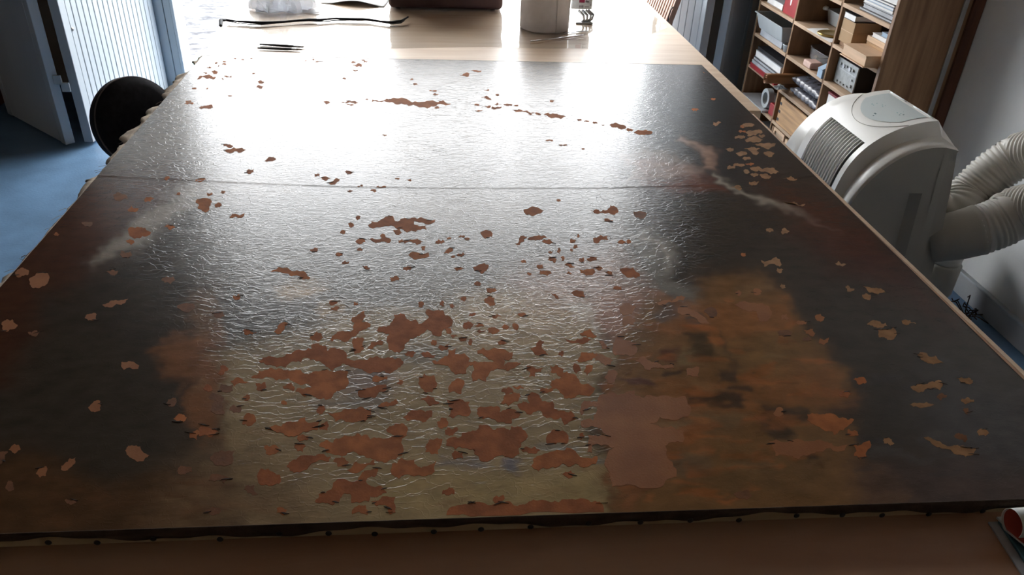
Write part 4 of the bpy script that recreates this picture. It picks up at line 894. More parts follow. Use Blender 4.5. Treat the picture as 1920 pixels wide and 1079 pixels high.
def slab(name, label, cat, m, x0, x1, y0, y1, z0, z1, group=None, bev=0.0015):
    return single(name, label, cat, G().box(x0, x1, y0, y1, z0, z1), m, group=group, bevel=bev, seg=1)
def book(label, cover, x0, x1, y0, y1, z0, z1, group=None, pages='paper', rot=0.0):
    """book lying flat, page block to the front"""
    b = Thing('book', label, 'book', ((x0 + x1) / 2, (y0 + y1) / 2, z0), group)
    th = min(0.0022, (z1 - z0) * .2)
    b.part('page_block', G().box(x0 + 0.002, x1 - 0.003, y0 + 0.002, y1 - 0.002, z0 + th, z1 - th), M[pages])
    b.part('cover', G().box(x0, x1, y0, y1, z0, z0 + th), M[cover]); b.part('cover', G().box(x0, x1, y0, y1, z1 - th, z1), M[cover])
    b.part('spine', G().box(x1 - 0.003, x1, y0, y1, z0 + th, z1 - th), M[cover])
    b.o.rotation_euler[2] = rot
    return b
# --- bay next to the end panel, top cubby: heap of magazines
z = top(5)
LB = [('blackpaper', 'greypaper', .010, 'black folder at the bottom of the magazine heap'), ('greypaper', 'greypaper', .014, 'grey magazine on the black folder'), ('blackpaper', 'greypaper', .008, 'thin black magazine low in the heap'),
      ('greypaper', 'paper', .012, 'pale grey magazine in the middle of the heap'), ('bluepaper', 'paper', .010, 'bluish magazine in the middle of the heap'), ('blackpaper', 'paper', .010, 'black magazine under the thick white catalogue'),
      ('paper', 'paper', .026, 'thick white catalogue on the magazine heap'), ('bluepaper', 'bluepaper', .014, 'light blue booklet on top of the magazine heap')]
for k, (cv_, pg, h, lab) in enumerate(LB):
    o = rnd.uniform(-.008, .012); y1_ = 3.19 - 0.012 * k + rnd.uniform(-.01, .01)
    book(lab + ' on the shelf', cv_, XF + 0.012 + o, XF + 0.24 + o, 2.868, y1_ - 0.06, z, z + h, 'magazines heaped on the shelf', pg, 0.0)
    z += h + 0.0004
# --- second cubby: cards and wooden boxes
z0 = top(4)
t = Thing('cardboard_box', 'tall tan cardboard box beside the divider on the shelf', 'box', (1.78, 3.17, z0))
t.part('carton', G().box(XF + 0.012, XF + 0.13, 3.118, 3.228, z0 + 0.018, z0 + 0.112), M['kraft'], bevel=0.002)
t.part('lid_tape', G().box(XF + 0.0112, XF + 0.13, 3.118, 3.228, z0 + 0.066, z0 + 0.068), M['pale_wood'])
single('wooden_wedge', 'dark wooden block under the tan cardboard box', 'block', G().box(XF + 0.02, XF + 0.12, 3.12, 3.225, z0, z0 + 0.0175), M['shelf_dark'], bevel=0.001)
book('black book with bright white pages on the tan cardboard box', 'blackpaper', XF + 0.008, XF + 0.12, 3.125, 3.222, z0 + 0.1125, z0 + 0.138)
t = Thing('wooden_box', 'larger pale wooden box with a lid seam behind the low wooden box', 'wooden box', (1.83, 2.97, z0))
t.part('box_body', G().box(XF + 0.05, XF + 0.2, 2.872, 3.068, z0, z0 + 0.055), M['pine'], bevel=0.001, seg=1)
t.part('box_lid', G().box(XF + 0.048, XF + 0.2, 2.871, 3.069, z0 + 0.0565, z0 + 0.078), M['pale_wood'], bevel=0.001, seg=1)
zb = z0 + 0.0785
book('white booklet lowest of the three on the larger wooden box', 'paper', XF + 0.052, XF + 0.18, 2.873, 3.045, zb, zb + 0.016)
book('grey blue booklet between two white ones on the wooden box', 'bluepaper', XF + 0.058, XF + 0.18, 2.872, 2.99, zb + 0.0164, zb + 0.032, None, 'bluepaper')
book('thick white book with a red spine end on the grey blue booklet', 'redcard', XF + 0.062, XF + 0.17, 2.872, 2.955, zb + 0.0324, zb + 0.060)
t = Thing('wooden_box', 'low pale wooden box jutting out over the shelf edge', 'wooden box', (1.74, 2.97, z0))
t.part('box_body', G().box(XF - 0.045, XF + 0.045, 2.872, 3.062, z0 + 0.004, z0 + 0.040), M['pale_wood'], bevel=0.001, seg=1)
t.part('box_lid', G().box(XF - 0.048, XF + 0.046, 2.870, 3.064, z0 + 0.040, z0 + 0.045), M['pale_wood'])
t.part('box_bottom', G().box(XF - 0.052, XF + 0.046, 2.870, 3.066, z0, z0 + 0.004), M['pale_wood'])
# --- third cubby: metal device
z0 = top(3)
t = Thing('metal_device', 'grey faced metal instrument with black side and knobs on the shelf', 'device', (1.85, 3.13, z0))
t.part('case', G().box(XF + 0.042, XF + 0.26, 3.048, 3.222, z0 + 0.004, z0 + 0.106), M['black_plastic'], bevel=0.002)
fp = t.part('front_panel', G().box(XF + 0.036, XF + 0.042, 3.046, 3.224, z0 + 0.002, z0 + 0.108), M['grey_metal'], bevel=0.001, seg=1)
t.part('trim_line', G().box(XF + 0.0345, XF + 0.0365, 3.052, 3.218, z0 + 0.066, z0 + 0.069), M['steel'], parent=fp)
for k, (dy, dz, r_) in enumerate(((.03, .088, .006), (.055, .086, .009), (.085, .089, .005), (.110, .085, .008), (.140, .088, .006), (.02, .05, .004), (.02, .025, .007), (.05, .016, .004), (.08, .014, .004), (.11, .016, .004), (.14, .014, .005))):
    t.part('control_knob', G().tube([(XF + 0.036, 3.05 + dy, z0 + dz), (XF + 0.029, 3.05 + dy, z0 + dz)], r_, 12), M['steel'] if k % 2 else M['grey_metal'], parent=fp)
for k, (dx, dz, w_, h_) in enumerate(((.13, .042, .006, .022), (.155, .036, .014, .010), (.155, .052, .012, .008), (.19, .036, .010, .010))):
    t.part('side_mark', G().box(XF + dx, XF + dx + w_, 3.0472, 3.0482, z0 + dz, z0 + dz + h_), M['greypaper'])
for x in (.06, .22):
    for y in (3.07, 3.2): t.part('foot', G().box(XF + x, XF + x + .015, y, y + .015, z0, z0 + .004), M['black_plastic'])
# --- fourth cubby: white box with dark red lid
z0 = top(2)
t = Thing('white_carton', 'white carton with a dark red band under the metal instrument', 'box', (1.8, 3.12, z0))
t.part('carton', G().box(XF + 0.02, XF + 0.2, 3.02, 3.205, z0, z0 + 0.118), M['paper'], bevel=0.002)
t.part('lid', G().box(XF + 0.018, XF + 0.2, 3.018, 3.207, z0 + 0.1185, z0 + 0.128), M['darkred'], bevel=0.001)
book('black notebook on the white carton with dark red band', 'blackpaper', XF + 0.05, XF + 0.19, 3.03, 3.19, z0 + 0.1285, z0 + 0.138)
z0 = top(1)
book('dark red book standing low beside the divider behind the air conditioner', 'darkred', XF + 0.005, XF + 0.18, 3.17, 3.234, z0, z0 + 0.06)
# --- middle bay
z0 = top(4)
t = Thing('plastic_tray', 'milky white plastic tray on the shelf above the clear tub', 'tray', (1.8, 3.5, z0))
def tray(th, x0, x1, y0, y1, z0, h, m, rim=0.006, wall=0.003, flare=0.012):
    def ringp(e, z): return [(x0 - e + 0, y0 - e, z), (x1 + e, y0 - e, z), (x1 + e, y1 + e, z), (x0 - e, y1 + e, z)]
    g = G(); lv = [ringp(-flare, z0), ringp(0, z0 + h), ringp(rim, z0 + h), ringp(rim, z0 + h + 0.003), ringp(-wall, z0 + h + 0.003), ringp(-flare - wall, z0 + wall)]
    v = [p for l in lv for p in l]
    f = [(i * 4 + j, i * 4 + (j + 1) % 4, (i + 1) * 4 + (j + 1) % 4, (i + 1) * 4 + j) for i in range(5) for j in range(4)] + [(3, 2, 1, 0), (20, 21, 22, 23)]
    return g.add(v, f)
t.part('tray_shell', tray(t, XF + 0.135, XF + 0.29, 3.345, 3.625, z0, 0.062, M['milky']), M['milky'], bevel=0.003)
t.part('tray_grip', G().tube([(XF + 0.13, 3.61, z0 + 0.066), (XF + 0.118, 3.622, z0 + 0.066), (XF + 0.13, 3.634, z0 + 0.066)], 0.009, 10), M['whiteplastic'], smooth=True)
t = Thing('tin_lid', 'round gold tin lid in front of the milky tray', 'lid', (1.76, 3.39, z0))
t.part('lid_disc', G().lathe([(0.058, 0.0), (0.062, 0.004), (0.062, 0.008), (0.056, 0.010), (0.052, 0.0085), (0.002, 0.0085)], (XF + 0.085 - .03, 3.375, z0 + 0.0026), 36), M['gold'], smooth=True)
single('paper_sheet', 'white paper sheet hanging over the shelf edge under the gold lid', 'paper', G().grid([[(XF - 0.006 + 0.10 * j / 4, 3.258 + 0.24 * i / 8, z0 + 0.0012 + (0.0006 if j else -0.002)) for i in range(9)] for j in range(5)]), M['paper'], solid=0.0006)
for k in range(10):
    zz = z0 + 0.010 * k
    slab('disc_case', 'thin dark plastic case stacked in a pile beside the milky tray', 'case', M['blackpaper'] if k % 2 else M['greypaper'], XF + 0.08 + rnd.uniform(0, .008), XF + 0.21, 3.256, 3.322 + rnd.uniform(-.006, .004), zz + 0.003, zz + 0.0124, 'dark cases piled on the shelf', .0008)
z0 = top(3)
t = Thing('clear_tub', 'clear plastic tub with small brass parts on the shelf', 'tub', (1.8, 3.49, z0))
cxy = (XF + 0.172, 3.49)
g = G(); prof = [(0.9, 0.0), (0.98, 0.01), (1.0, 0.058), (1.03, 0.060), (1.0, 0.061), (0.965, 0.056), (0.94, 0.012), (0.88, 0.003)]
nn = 48; v = []
for s_, z_ in prof:
    for j in range(nn):
        q = 2 * math.pi * j / nn; e = 0.55
        cx_ = math.copysign(abs(math.cos(q)) ** e, math.cos(q)); sy_ = math.copysign(abs(math.sin(q)) ** e, math.sin(q))
        v.append((cxy[0] + 0.10 * s_ * cx_, cxy[1] + 0.135 * s_ * sy_, z0 + z_))
k = len(prof)
g.add(v, [(i * nn + j, i * nn + (j + 1) % nn, (i + 1) * nn + (j + 1) % nn, (i + 1) * nn + j) for i in range(k - 1) for j in range(nn)] + [tuple(range(nn))[::-1], tuple((k - 1) * nn + j for j in range(nn))])
t.part('tub_shell', g, M['clear'], smooth=True)
for i in range(14):
    a, b = cxy[0] + rnd.uniform(-.075, .07), cxy[1] + rnd.uniform(-.11, .11)
    zz = z0 + 0.012 + (i % 3) * 0.011
    p = (a, b, zz); q = (a + rnd.uniform(-.02, .02), b + rnd.uniform(-.025, .025), zz + rnd.uniform(0, .006))
    single('brass_fitting', 'small brass fitting lying in the clear plastic tub', 'fitting', G().tube([p, q], rnd.uniform(.004, .008), 8), rnd.choice([M['gold'], M['steel'], M['shelf_dark']]), group='brass fittings in the clear tub')
single('pink_eraser', 'pale pink block at the edge of the shelf before the clear tub', 'block', G().box(XF + 0.002, XF + 0.062, 3.395, 3.475, z0, z0 + 0.030), M['pinkbox'], bevel=0.007, seg=3)
t = Thing('wire_mesh', 'small dark mesh tray behind the pale pink block', 'mesh', (XF + .1, 3.34, z0))
for i in range(9): t.part('wire', G().bar((XF + 0.066, 3.275 + i * .0125, z0 + .028), (XF + 0.17, 3.275 + i * .0125, z0 + .028), .003, .003), M['steel'])
for i in range(9): t.part('wire', G().bar((XF + 0.068 + i * .0125, 3.27, z0 + .025), (XF + 0.068 + i * .0125, 3.38, z0 + .025), .003, .003), M['gold'])
t.part('frame', G().box(XF + 0.066, XF + 0.172, 3.268, 3.382, z0, z0 + 0.022), M['shelf_dark'])
t = Thing('small_box', 'small light blue box leaning at the divider beside the pink block', 'box', (XF + .03, 3.28, z0))
t.part('carton', G().box(XF - 0.006, XF + 0.04, 3.256, 3.302, z0, z0 + 0.038), M['bluepaper'], bevel=0.002)
t.part('flap', G().obox((XF + 0.012, 3.279, z0 + 0.048), (0.02, 0, 0.010), (0, 0.022, 0), (-0.0005, 0, 0.001)), M['bluepaper'])
# wrapped packages
z0 = top(2)
for k, (zc, lab, tl) in enumerate(((0.026, 'lower dark shiny wrapped package on the shelf', 0.0), (0.078, 'upper dark shiny wrapped package tilted on the other package', 0.10))):
    g = G(); v = []; NR, NS = 22, 20
    for i in range(NR):
        yy = 3.27 + 0.30 * i / (NR - 1); tap = min(1, 0.35 + 5 * min(i, NR - 1 - i) / NR)
        for j in range(NS):
            q = 2 * math.pi * j / NS; cq, sq = math.cos(q), math.sin(q)
            dx = (0.090 + .004 * math.sin(i * 2.1 + q * 3)) * math.copysign(abs(cq) ** .4, cq)
            v.append((XF + 0.105 + dx, yy, z0 + zc + k * 0.006 + tl * dx + (0.020 + .0025 * math.sin(i * 1.9 + q * 5)) * math.copysign(abs(sq) ** .5, sq) * tap))
    g.add(v, [(i * NS + j, i * NS + (j + 1) % NS, (i + 1) * NS + (j + 1) % NS, (i + 1) * NS + j) for i in range(NR - 1) for j in range(NS)] + [tuple(range(NS))[::-1], tuple((NR - 1) * NS + j for j in range(NS))])
    single('wrapped_package', lab, 'package', g, M['wrap'], smooth=True)
# veneer scroll
sc = [];
for i in range(60):
    q = i / 59 * 5.2 * math.pi; r_ = 0.006 + 0.020 * i / 59
    sc.append((3.616 + r_ * math.cos(q), z0 + 0.058 + r_ * math.sin(q) * 1.15))
rows = [[(x, y, z) for y, z in sc] for x in np.linspace(XF - 0.10, XF + 0.10, 8)]
single('veneer_scroll', 'rolled brown veneer sheet sticking out of the shelf', 'veneer', G().grid(rows), M['veneer'], smooth=True, solid=0.0012)
# crumpled cling film under the scroll
rows = []
for j in range(14):
    rows.append([(XF - 0.035 + 0.055 * i / 13 + 0.006 * math.sin(j * 2.1 + i), 3.60 + 0.045 * j / 13 + .004 * math.sin(i * 1.7), z0 + 0.008 + 0.016 * abs(math.sin(i * 1.1 + j * .9)) * math.sin(math.pi * i / 13)) for i in range(14)])
single('crumpled_wrap', 'crumpled clear wrapping under the veneer scroll', 'wrapping', G().grid(rows), M['milky'])
# dovetailed drawer box
z0 = top(1)
t = Thing('wooden_crate', 'orange pine box with dark finger joints low on the shelf', 'wooden box', (1.8, 3.44, z0))
t.part('box_front', G().box(XF + 0.006, XF + 0.018, 3.272, 3.618, z0, z0 + 0.128), M['pine'], bevel=0.001, seg=1)
t.part('box_side', G().box(XF + 0.018, XF + 0.26, 3.606, 3.618, z0, z0 + 0.128), M['pine']); t.part('box_side', G().box(XF + 0.018, XF + 0.26, 3.272, 3.284, z0, z0 + 0.128), M['pine'])
t.part('box_rear', G().box(XF + 0.26, XF + 0.272, 3.272, 3.618, z0, z0 + 0.128), M['pine']); t.part('box_floor', G().box(XF + 0.018, XF + 0.26, 3.284, 3.606, z0, z0 + 0.008), M['pine'])
for zz in (0.012, 0.052, 0.092):
    t.part('finger_joint', G().box(XF + 0.0052, XF + 0.0062, 3.596, 3.6185, z0 + zz, z0 + zz + 0.013), M['black_plastic'])
# little frames under it
z0 = top(0)
t = Thing('picture_frame', 'small pale wooden picture frame standing under the pine box', 'frame', (XF + .02, 3.56, z0))
for (y0, y1, za, zb_) in ((3.49, 3.62, .130, .145), (3.49, 3.62, 0, .015), (3.49, 3.505, .015, .130), (3.605, 3.62, .015, .130)):
    t.part('frame_bar', G().box(XF + 0.004, XF + 0.018, y0, y1, z0 + za, z0 + zb_), M['pale_wood'], bevel=0.001, seg=1)
t.part('frame_panel', G().box(XF + 0.012, XF + 0.016, 3.505, 3.605, z0 + .015, z0 + .130), M['shelf_wood'])
single('wood_offcut', 'pale wood offcut standing beside the small frame', 'wood', G().box(XF + 0.006, XF + 0.03, 3.45, 3.475, z0, z0 + 0.135), M['pale_wood'], bevel=0.001)
single('wood_offcut', 'brown wood offcut standing at the divider beside the small frame', 'wood', G().box(XF + 0.006, XF + 0.04, 3.628, 3.648, z0, z0 + 0.14), M['shelf_dark'], bevel=0.001)
# --- far bay
z0 = top(4)
t = Thing('red_carton', 'dark red carton with pale printing on the upper shelf', 'box', (1.8, 3.76, z0))
t.part('carton', G().box(XF + 0.012, XF + 0.16, 3.672, 3.83, z0, z0 + 0.13), M['redcard'], bevel=0.002)
t.part('print_mark', G().add([(XF + 0.0114, 3.757 + 0.008 * math.cos(q), z0 + 0.07 + 0.024 * math.sin(q)) for q in np.linspace(0, 6.283, 17)[:-1]], [tuple(range(16))]), M['paper'])
book('grey booklet leaning behind the red carton on the upper shelf', 'greypaper', XF + 0.02, XF + 0.2, 3.86, 4.06, z0, z0 + 0.03)
z0 = top(3)
t = Thing('plastic_tub', 'wide milky white plastic tub jutting from the far end of the shelves', 'tub', (1.77, 3.88, z0))
t.part('tub_shell', tray(t, XF - 0.03, XF + 0.20, 3.70, 4.05, z0 + 0.038, 0.075, M['milky'], flare=0.022), M['milky'], bevel=0.004)
single('storage_tin', 'dark flat tin under the wide milky tub', 'tin', G().box(XF + 0.005, XF + 0.18, 3.74, 4.03, z0, z0 + 0.0375), M['greypaper'], bevel=0.004)
z0 = top(3)
single('white_pot', 'small white plastic pot hanging under the rim of the milky tub', 'pot', G().lathe([(0.020, 0), (0.026, 0.030), (0.028, 0.031), (0.028, 0.035), (0.022, 0.035), (0.018, 0.004)], (XF - 0.004 + .026, 3.700, z0), 28), M['whiteplastic'], smooth=True)
z0 = top(2)
zc = z0
for k, (cv_, pg, h, lab) in enumerate((('redcard', 'redcard', .022, 'red folder at the bottom of the book pile in the far bay'), ('greypaper', 'greypaper', .016, 'grey booklet on the red folder in the far bay'), ('blackpaper', 'greypaper', .016, 'black booklet in the far book pile'), ('greypaper', 'paper', .034, 'thick pale book in the far book pile'), ('blackpaper', 'blackpaper', .018, 'black book on top of the far book pile'))):
    book(lab, cv_, XF - 0.012 + .006 * k, XF + 0.2, 3.70 - .004 * k + (.01 if k == 3 else 0), 4.04, zc, zc + h, 'books piled in the far bay', pg); zc += h + .0004
z0 = top(1)
slab('cardboard_sheet', 'grey board lying flat in the far bay under the books', 'board', M['greypaper'], XF - 0.02, XF + 0.2, 3.75, 4.05, z0, z0 + 0.012)
t = Thing('tape_roll', 'pale roll of tape standing in the far bay low down', 'tape', (XF + .03, 3.82, z0 + .012))
rows = [[(XF + 0.005 + w_, 3.80 + r_ * math.cos(q), z0 + 0.0622 + r_ * math.sin(q)) for q in np.linspace(0, 2 * math.pi, 37)] for w_, r_ in ((0, .03), (0, .049), (.03, .049), (.03, .03), (0, .03))]
t.part('tape_ring', G().grid(rows), M['milky'], smooth=False)
slab('red_block', 'small bright red block beside the divider in the far bay', 'block', M['redcard'], XF + 0.01, XF + 0.06, 3.674, 3.742, z0, z0 + 0.06, None, .004)
z0 = top(0)
slab('cardboard_sheet', 'light grey board lying on the lowest shelf of the far bay', 'board', M['greypaper'], XF - 0.02, XF + 0.2, 3.72, 4.05, z0 + 0.0, z0 + 0.02)

# ================================================================== AIR CONDITIONER
YC = 2.3225
t = Thing('air_conditioner', 'white portable air conditioner with slatted grille between table and wall', 'air conditioner', (1.45, YC, 0))
def resample(pts, n):
    pts = np.array(pts, float); s = np.r_[0, np.cumsum(np.linalg.norm(np.diff(pts, axis=0), axis=1))]
    # Catmull-like smoothing via dense cubic through numpy polyfit pieces
    q = np.linspace(0, s[-1], n)
    out = np.stack([np.interp(q, s, pts[:, i]) for i in range(2)], -1)
    for _ in range(6): out[1:-1] = 0.25 * out[:-2] + 0.5 * out[1:-1] + 0.25 * out[2:]
    return out
TOPP = [(1.556, .782), (1.52, .780), (1.476, .771), (1.422, .750), (1.369, .718), (1.325, .672), (1.300, .625), (1.284, .563), (1.272, .47), (1.266, .35), (1.27, .2), (1.285, .06)]
FLI = [(1.570, .738), (1.53, .738), (1.476, .729), (1.430, .712), (1.385, .678), (1.345, .630), (1.318, .580), (1.300, .52), (1.288, .44), (1.28, .34), (1.284, .2), (1.296, .06)]
FLO = [(1.578, .729), (1.53, .744), (1.449, .733), (1.400, .708), (1.352, .668), (1.312, .615), (1.285, .56), (1.265, .49), (1.255, .40), (1.25, .31), (1.255, .2), (1.27, .06)]
NP = 60
tp, fi, fo = resample(TOPP, NP), resample(FLI, NP), resample(FLO, NP)
HT, HI, HO = 0.1525, 0.172, 0.2525
def strip(curves):
    return G().grid([[(p[0], y, p[1]) for p in cur] for cur, y in curves])
# grille opening in the top shell between profile indices ia..ib and |y|<GW
zz_ = tp[:, 1]
ia = int(np.argmin(abs(zz_ - .698))); ib = int(np.argmin(abs(zz_ - .540)))
GY0, GY1 = -0.128, 0.112
ycs = [-HT, GY0, -0.07, 0.0, 0.06, GY1, HT]
g = G()
for a, b in zip(ycs[:-1], ycs[1:]):
    inside = a >= GY0 - 1e-6 and b <= GY1 + 1e-6
    for rng in ([(0, ia + 1), (ib, NP)] if inside else [(0, NP)]):
        g.grid([[(p[0], YC + a, p[1]) for p in tp[rng[0]:rng[1]]], [(p[0], YC + b, p[1]) for p in tp[rng[0]:rng[1]]]])
g2 = G().add(g.v, g.f)
shell = t.part('top_shell', g2, M['ac_white'], smooth=True)
for s_ in (-1, 1):
    t.part('shoulder', strip([(tp, YC + s_ * HT), (fi, YC + s_ * HI)]), M['ac_white'] , smooth=True)
    t.part('side_rim', strip([(fi, YC + s_ * HI), (fo, YC + s_ * (HO - 0.006)), (fo + np.array([0.004, -0.006]), YC + s_ * HO)]), M['ac_white'], smooth=True)
    # side panel with a handle recess
    rear = [(1.578, .715), (1.60, .60), (1.625, .44), (1.648, .268), (1.665, .06)]
    body = [tuple(p) for p in (fo + np.array([0.004, -0.006]))][::1] + rear[::-1]
    n_ = len(body)
    hole = [(1.345, .12), (1.345, .586), (1.512, .583), (1.545, .12)]
    bm = bmesh.new()
    for loop in (body, hole):
        vs = [bm.verts.new((x, YC + s_ * HO, z)) for x, z in loop]
        for a, b in zip(vs, vs[1:] + vs[:1]): bm.edges.new((a, b))
    bmesh.ops.triangle_fill(bm, use_beauty=True, use_dissolve=False, edges=bm.edges[:], normal=(0, s_, 0))
    bm.verts.index_update()
    g = G().add([tuple(v.co) for v in bm.verts], [tuple(v.index for v in f.verts) for f in bm.faces]); bm.free()
    sp_ = t.part('side_panel', g, M['ac_grey'])
    dp = 0.028
    inner_h = [(1.350, .125), (1.350, .575), (1.490, .572), (1.520, .125)]
    g = G().add([(x, YC + s_ * HO, z) for x, z in hole] + [(x, YC + s_ * (HO - dp), z) for x, z in inner_h], [(k_, (k_ + 1) % 4, 4 + (k_ + 1) % 4, 4 + k_) for k_ in range(4)] + [(4, 5, 6, 7)])
    t.part('side_recess', g, M['ac_grey'], parent=sp_)
    # rear corner pillar
    rr = [(1.535, .735), (1.545, .6), (1.558, .44), (1.57, .268), (1.58, .06)]
    t.part('corner_pillar', G().grid([[(x, YC + s_ * (HO + 0.0012), z) for x, z in rr], [(x + 0.002, YC + s_ * (HO - 0.002), z) for x, z in rear], [(x + 0.03, YC + s_ * (HO - 0.06), z) for x, z in rear]]), M['ac_grey'], smooth=False)
    t.part('upper_corner', G().add([(tp[0][0], YC + s_ * HT, tp[0][1]), (fi[0][0], YC + s_ * HI, fi[0][1]), (fo[0][0], YC + s_ * HO, fo[0][1]), (1.608, YC + s_ * (HO - .06), .715), (1.60, YC + s_ * (HT - .03), .745)], [(0, 1, 4), (1, 2, 3, 4)]), M['ac_white'])
t.part('rear_panel', G().grid([[(x + 0.03, y, z) for x, z in [(1.578, .715), (1.60, .60), (1.625, .44), (1.648, .268), (1.665, .06)]] for y in (YC - HO + .06, YC + HO - .06)]), M['ac_grey'])
t.part('rear_top', G().grid([[(tp[0][0], YC + q * HT, tp[0][1]) for q in (-1, 1)], [(1.60, YC + q * (HT - .03), .745) for q in (-1, 1)], [(1.608, YC + q * (HO - .06), .715) for q in (-1, 1)]]), M['ac_white'])
t.part('base_plate', G().box(1.275, 1.69, YC - HO + .01, YC + HO - .01, 0.035, 0.065), M['ac_grey'], bevel=0.004)
for x in (1.32, 1.63):
    for y in (YC - .19, YC + .19): t.part('wheel', G().tube([(x, y - .012, .02), (x, y + .012, .02)], .02, 14), M['black_plastic'])
# normal direction of the profile
nrm_ = np.stack([-np.gradient(tp[:, 1]), np.gradient(tp[:, 0])], -1); nrm_ /= np.linalg.norm(nrm_, axis=1)[:, None]
nrm_ *= np.sign((nrm_ @ np.array([-0.5, 0.8])).mean())
inner = tp - nrm_ * 0.040
t.part('grille_back', G().grid([[(p[0], YC + y, p[1]) for p in inner[ia - 1:ib + 2]] for y in (GY0, GY1)]), M['ac_dark'])
for y in (GY0, GY1):
    t.part('grille_wall', G().grid([[(p[0], YC + y, p[1]) for p in tp[ia:ib + 1]], [(p[0], YC + y, p[1]) for p in inner[ia:ib + 1]]]), M['ac_dark'])
for k in (ia, ib):
    t.part('grille_wall', G().grid([[(tp[k][0], YC + y, tp[k][1]) for y in (GY0, GY1)], [(inner[k][0], YC + y, inner[k][1]) for y in (GY0, GY1)]]), M['ac_dark'])
for k in range(14):
    y = GY0 + 0.012 + (GY1 - GY0 - 0.022) * k / 13
    lo = tp - nrm_ * 0.012
    a = [(p[0], YC + y, p[1]) for p in (tp - nrm_ * .002)[ia:ib + 1]]; b = [(p[0], YC + y + 0.001, p[1]) for p in lo[ia:ib + 1]]
    fin = G().grid([a, b]); fin.grid([[(q[0], q[1] + 0.0012, q[2]) for q in b], [(q[0], q[1] + 0.0012, q[2]) for q in a]])
    fin.tube([(q[0], YC + y, q[1]) for q in (tp + nrm_ * .0005)[ia:ib + 1]], 0.0031, 8)
    t.part('grille_fin', fin, M['ac_white'], smooth=True, recalc=False)
# display lens on the top
def on_top(s, y, off=0.0012):
    k = min(max(s, 0), NP - 1.001); i = int(k); f_ = k - i
    p = tp[i] * (1 - f_) + tp[i + 1] * f_; nn_ = nrm_[i] * (1 - f_) + nrm_[i + 1] * f_
    q = p + nn_ * off; return (q[0], YC + y, q[1])
arc = np.r_[0, np.cumsum(np.linalg.norm(np.diff(tp, axis=0), axis=1))]
def at_arc(d): return float(np.interp(d, arc, np.arange(NP)))
rows = []
for i in range(17):
    y = -0.118 + 0.236 * i / 16
    far_ = 0.152 * math.sqrt(max(0, 1 - ((y - 0.0) / 0.150) ** 2)) + 0.004
    rows.append([on_top(at_arc(0.018 + (far_ - 0.018) * j / 10), y) for j in range(11)])
ln = t.part('display_lens', G().grid(rows), M['ac_lens'], smooth=True)
rows = []
for i in range(41):
    y = -0.1515 + 0.303 * i / 40; d_ = 0.172 * math.sqrt(max(0, 1 - (y / 0.172) ** 2)) + 0.012
    rows.append(on_top(at_arc(d_), y, 0.0008))
t.part('groove_line', G().tube(rows, 0.0008, 5), M['ac_grey'])
for (d_, y, w_, h_, m_) in ((.105, .058, .006, .004, 'ac_teal'), (.105, .048, .004, .003, 'ac_teal'), (.092, .052, .004, .003, 'ac_teal'), (.085, .030, .004, .004, 'ac_teal'), (.090, .018, .004, .004, 'ac_teal'), (.080, .020, .003, .003, 'ac_teal'),
                            (.128, -.010, .012, .005, 'ac_mark'), (.138, -.018, .006, .004, 'ac_mark'), (.072, -.062, .004, .004, 'ac_teal'), (.078, -.052, .005, .003, 'ac_teal'), (.070, -.075, .005, .005, 'ac_mark'), (.080, -.070, .004, .004, 'ac_mark'), (.060, -.055, .003, .003, 'ac_teal')):
    q = [on_top(at_arc(d_ + a * h_), y + b * w_, 0.002) for a, b in ((-.5, -.5), (.5, -.5), (.5, .5), (-.5, .5))]
    t.part('icon_mark', G().add(q, [(0, 1, 2, 3)]), M[m_], parent=ln)
for y0, y1 in ((0.028, 0.126), (-0.132, -0.020)):
    t.part('white_ridge', G().tube([on_top(at_arc(0.007), y, 0.0015) for y in np.linspace(y0, y1, 6)], 0.0022, 6), M['whiteplastic'], smooth=True)

# hoses
def hose(path, r, pitch=0.016, depth=0.006, n=28, sub=8):
    path = np.array(path, float)
    # smooth path (Catmull-Rom)
    P_ = np.vstack([2 * path[0] - path[1], path, 2 * path[-1] - path[-2]]); out = []
    for i in range(1, len(P_) - 2):
        for s in np.linspace(0, 1, 40, endpoint=False):
            p0_, p1_, p2_, p3_ = P_[i - 1], P_[i], P_[i + 1], P_[i + 2]
            out.append(0.5 * (2 * p1_ + (p2_ - p0_) * s + (2 * p0_ - 5 * p1_ + 4 * p2_ - p3_) * s ** 2 + (3 * p1_ - p0_ - 3 * p2_ + p3_) * s ** 3))
    out = np.array(out); s = np.r_[0, np.cumsum(np.linalg.norm(np.diff(out, axis=0), axis=1))]
    m = int(s[-1] / pitch * sub); q = np.linspace(0, s[-1], m)
    pp = np.stack([np.interp(q, s, out[:, i]) for i in range(3)], -1)
    rr = r - depth * (0.5 - 0.5 * np.cos(2 * np.pi * q / pitch)) ** 1.3
    return G().tube(pp, rr, n)
h1 = [(1.68, 2.46, .355), tuple(at_x((1785, 398), 1.76)), tuple(at_x((1820, 364), 1.82)), tuple(at_x((1860, 326), 1.87)), tuple(at_x((1900, 299), 1.915)), tuple(at_x((1925, 288), 1.935)), (1.955, 1.98, .80), (1.963, 1.84, .90), (1.972, 1.775, .955), (2.005, 1.765, .962), (2.040, 1.765, .962)]
hz = t.part('exhaust_hose', hose(h1, 0.075), M['hose'], smooth=True)
t.part('cuff', G().tube([(1.645, 2.47, .35), (1.70, 2.44, .36)], 0.074, 28), M['hose_dark'], parent=hz)
c2 = [at_x(p, x) for p, x in (((1768, 446), 1.665), ((1795, 442), 1.70), ((1825, 434), 1.745))]
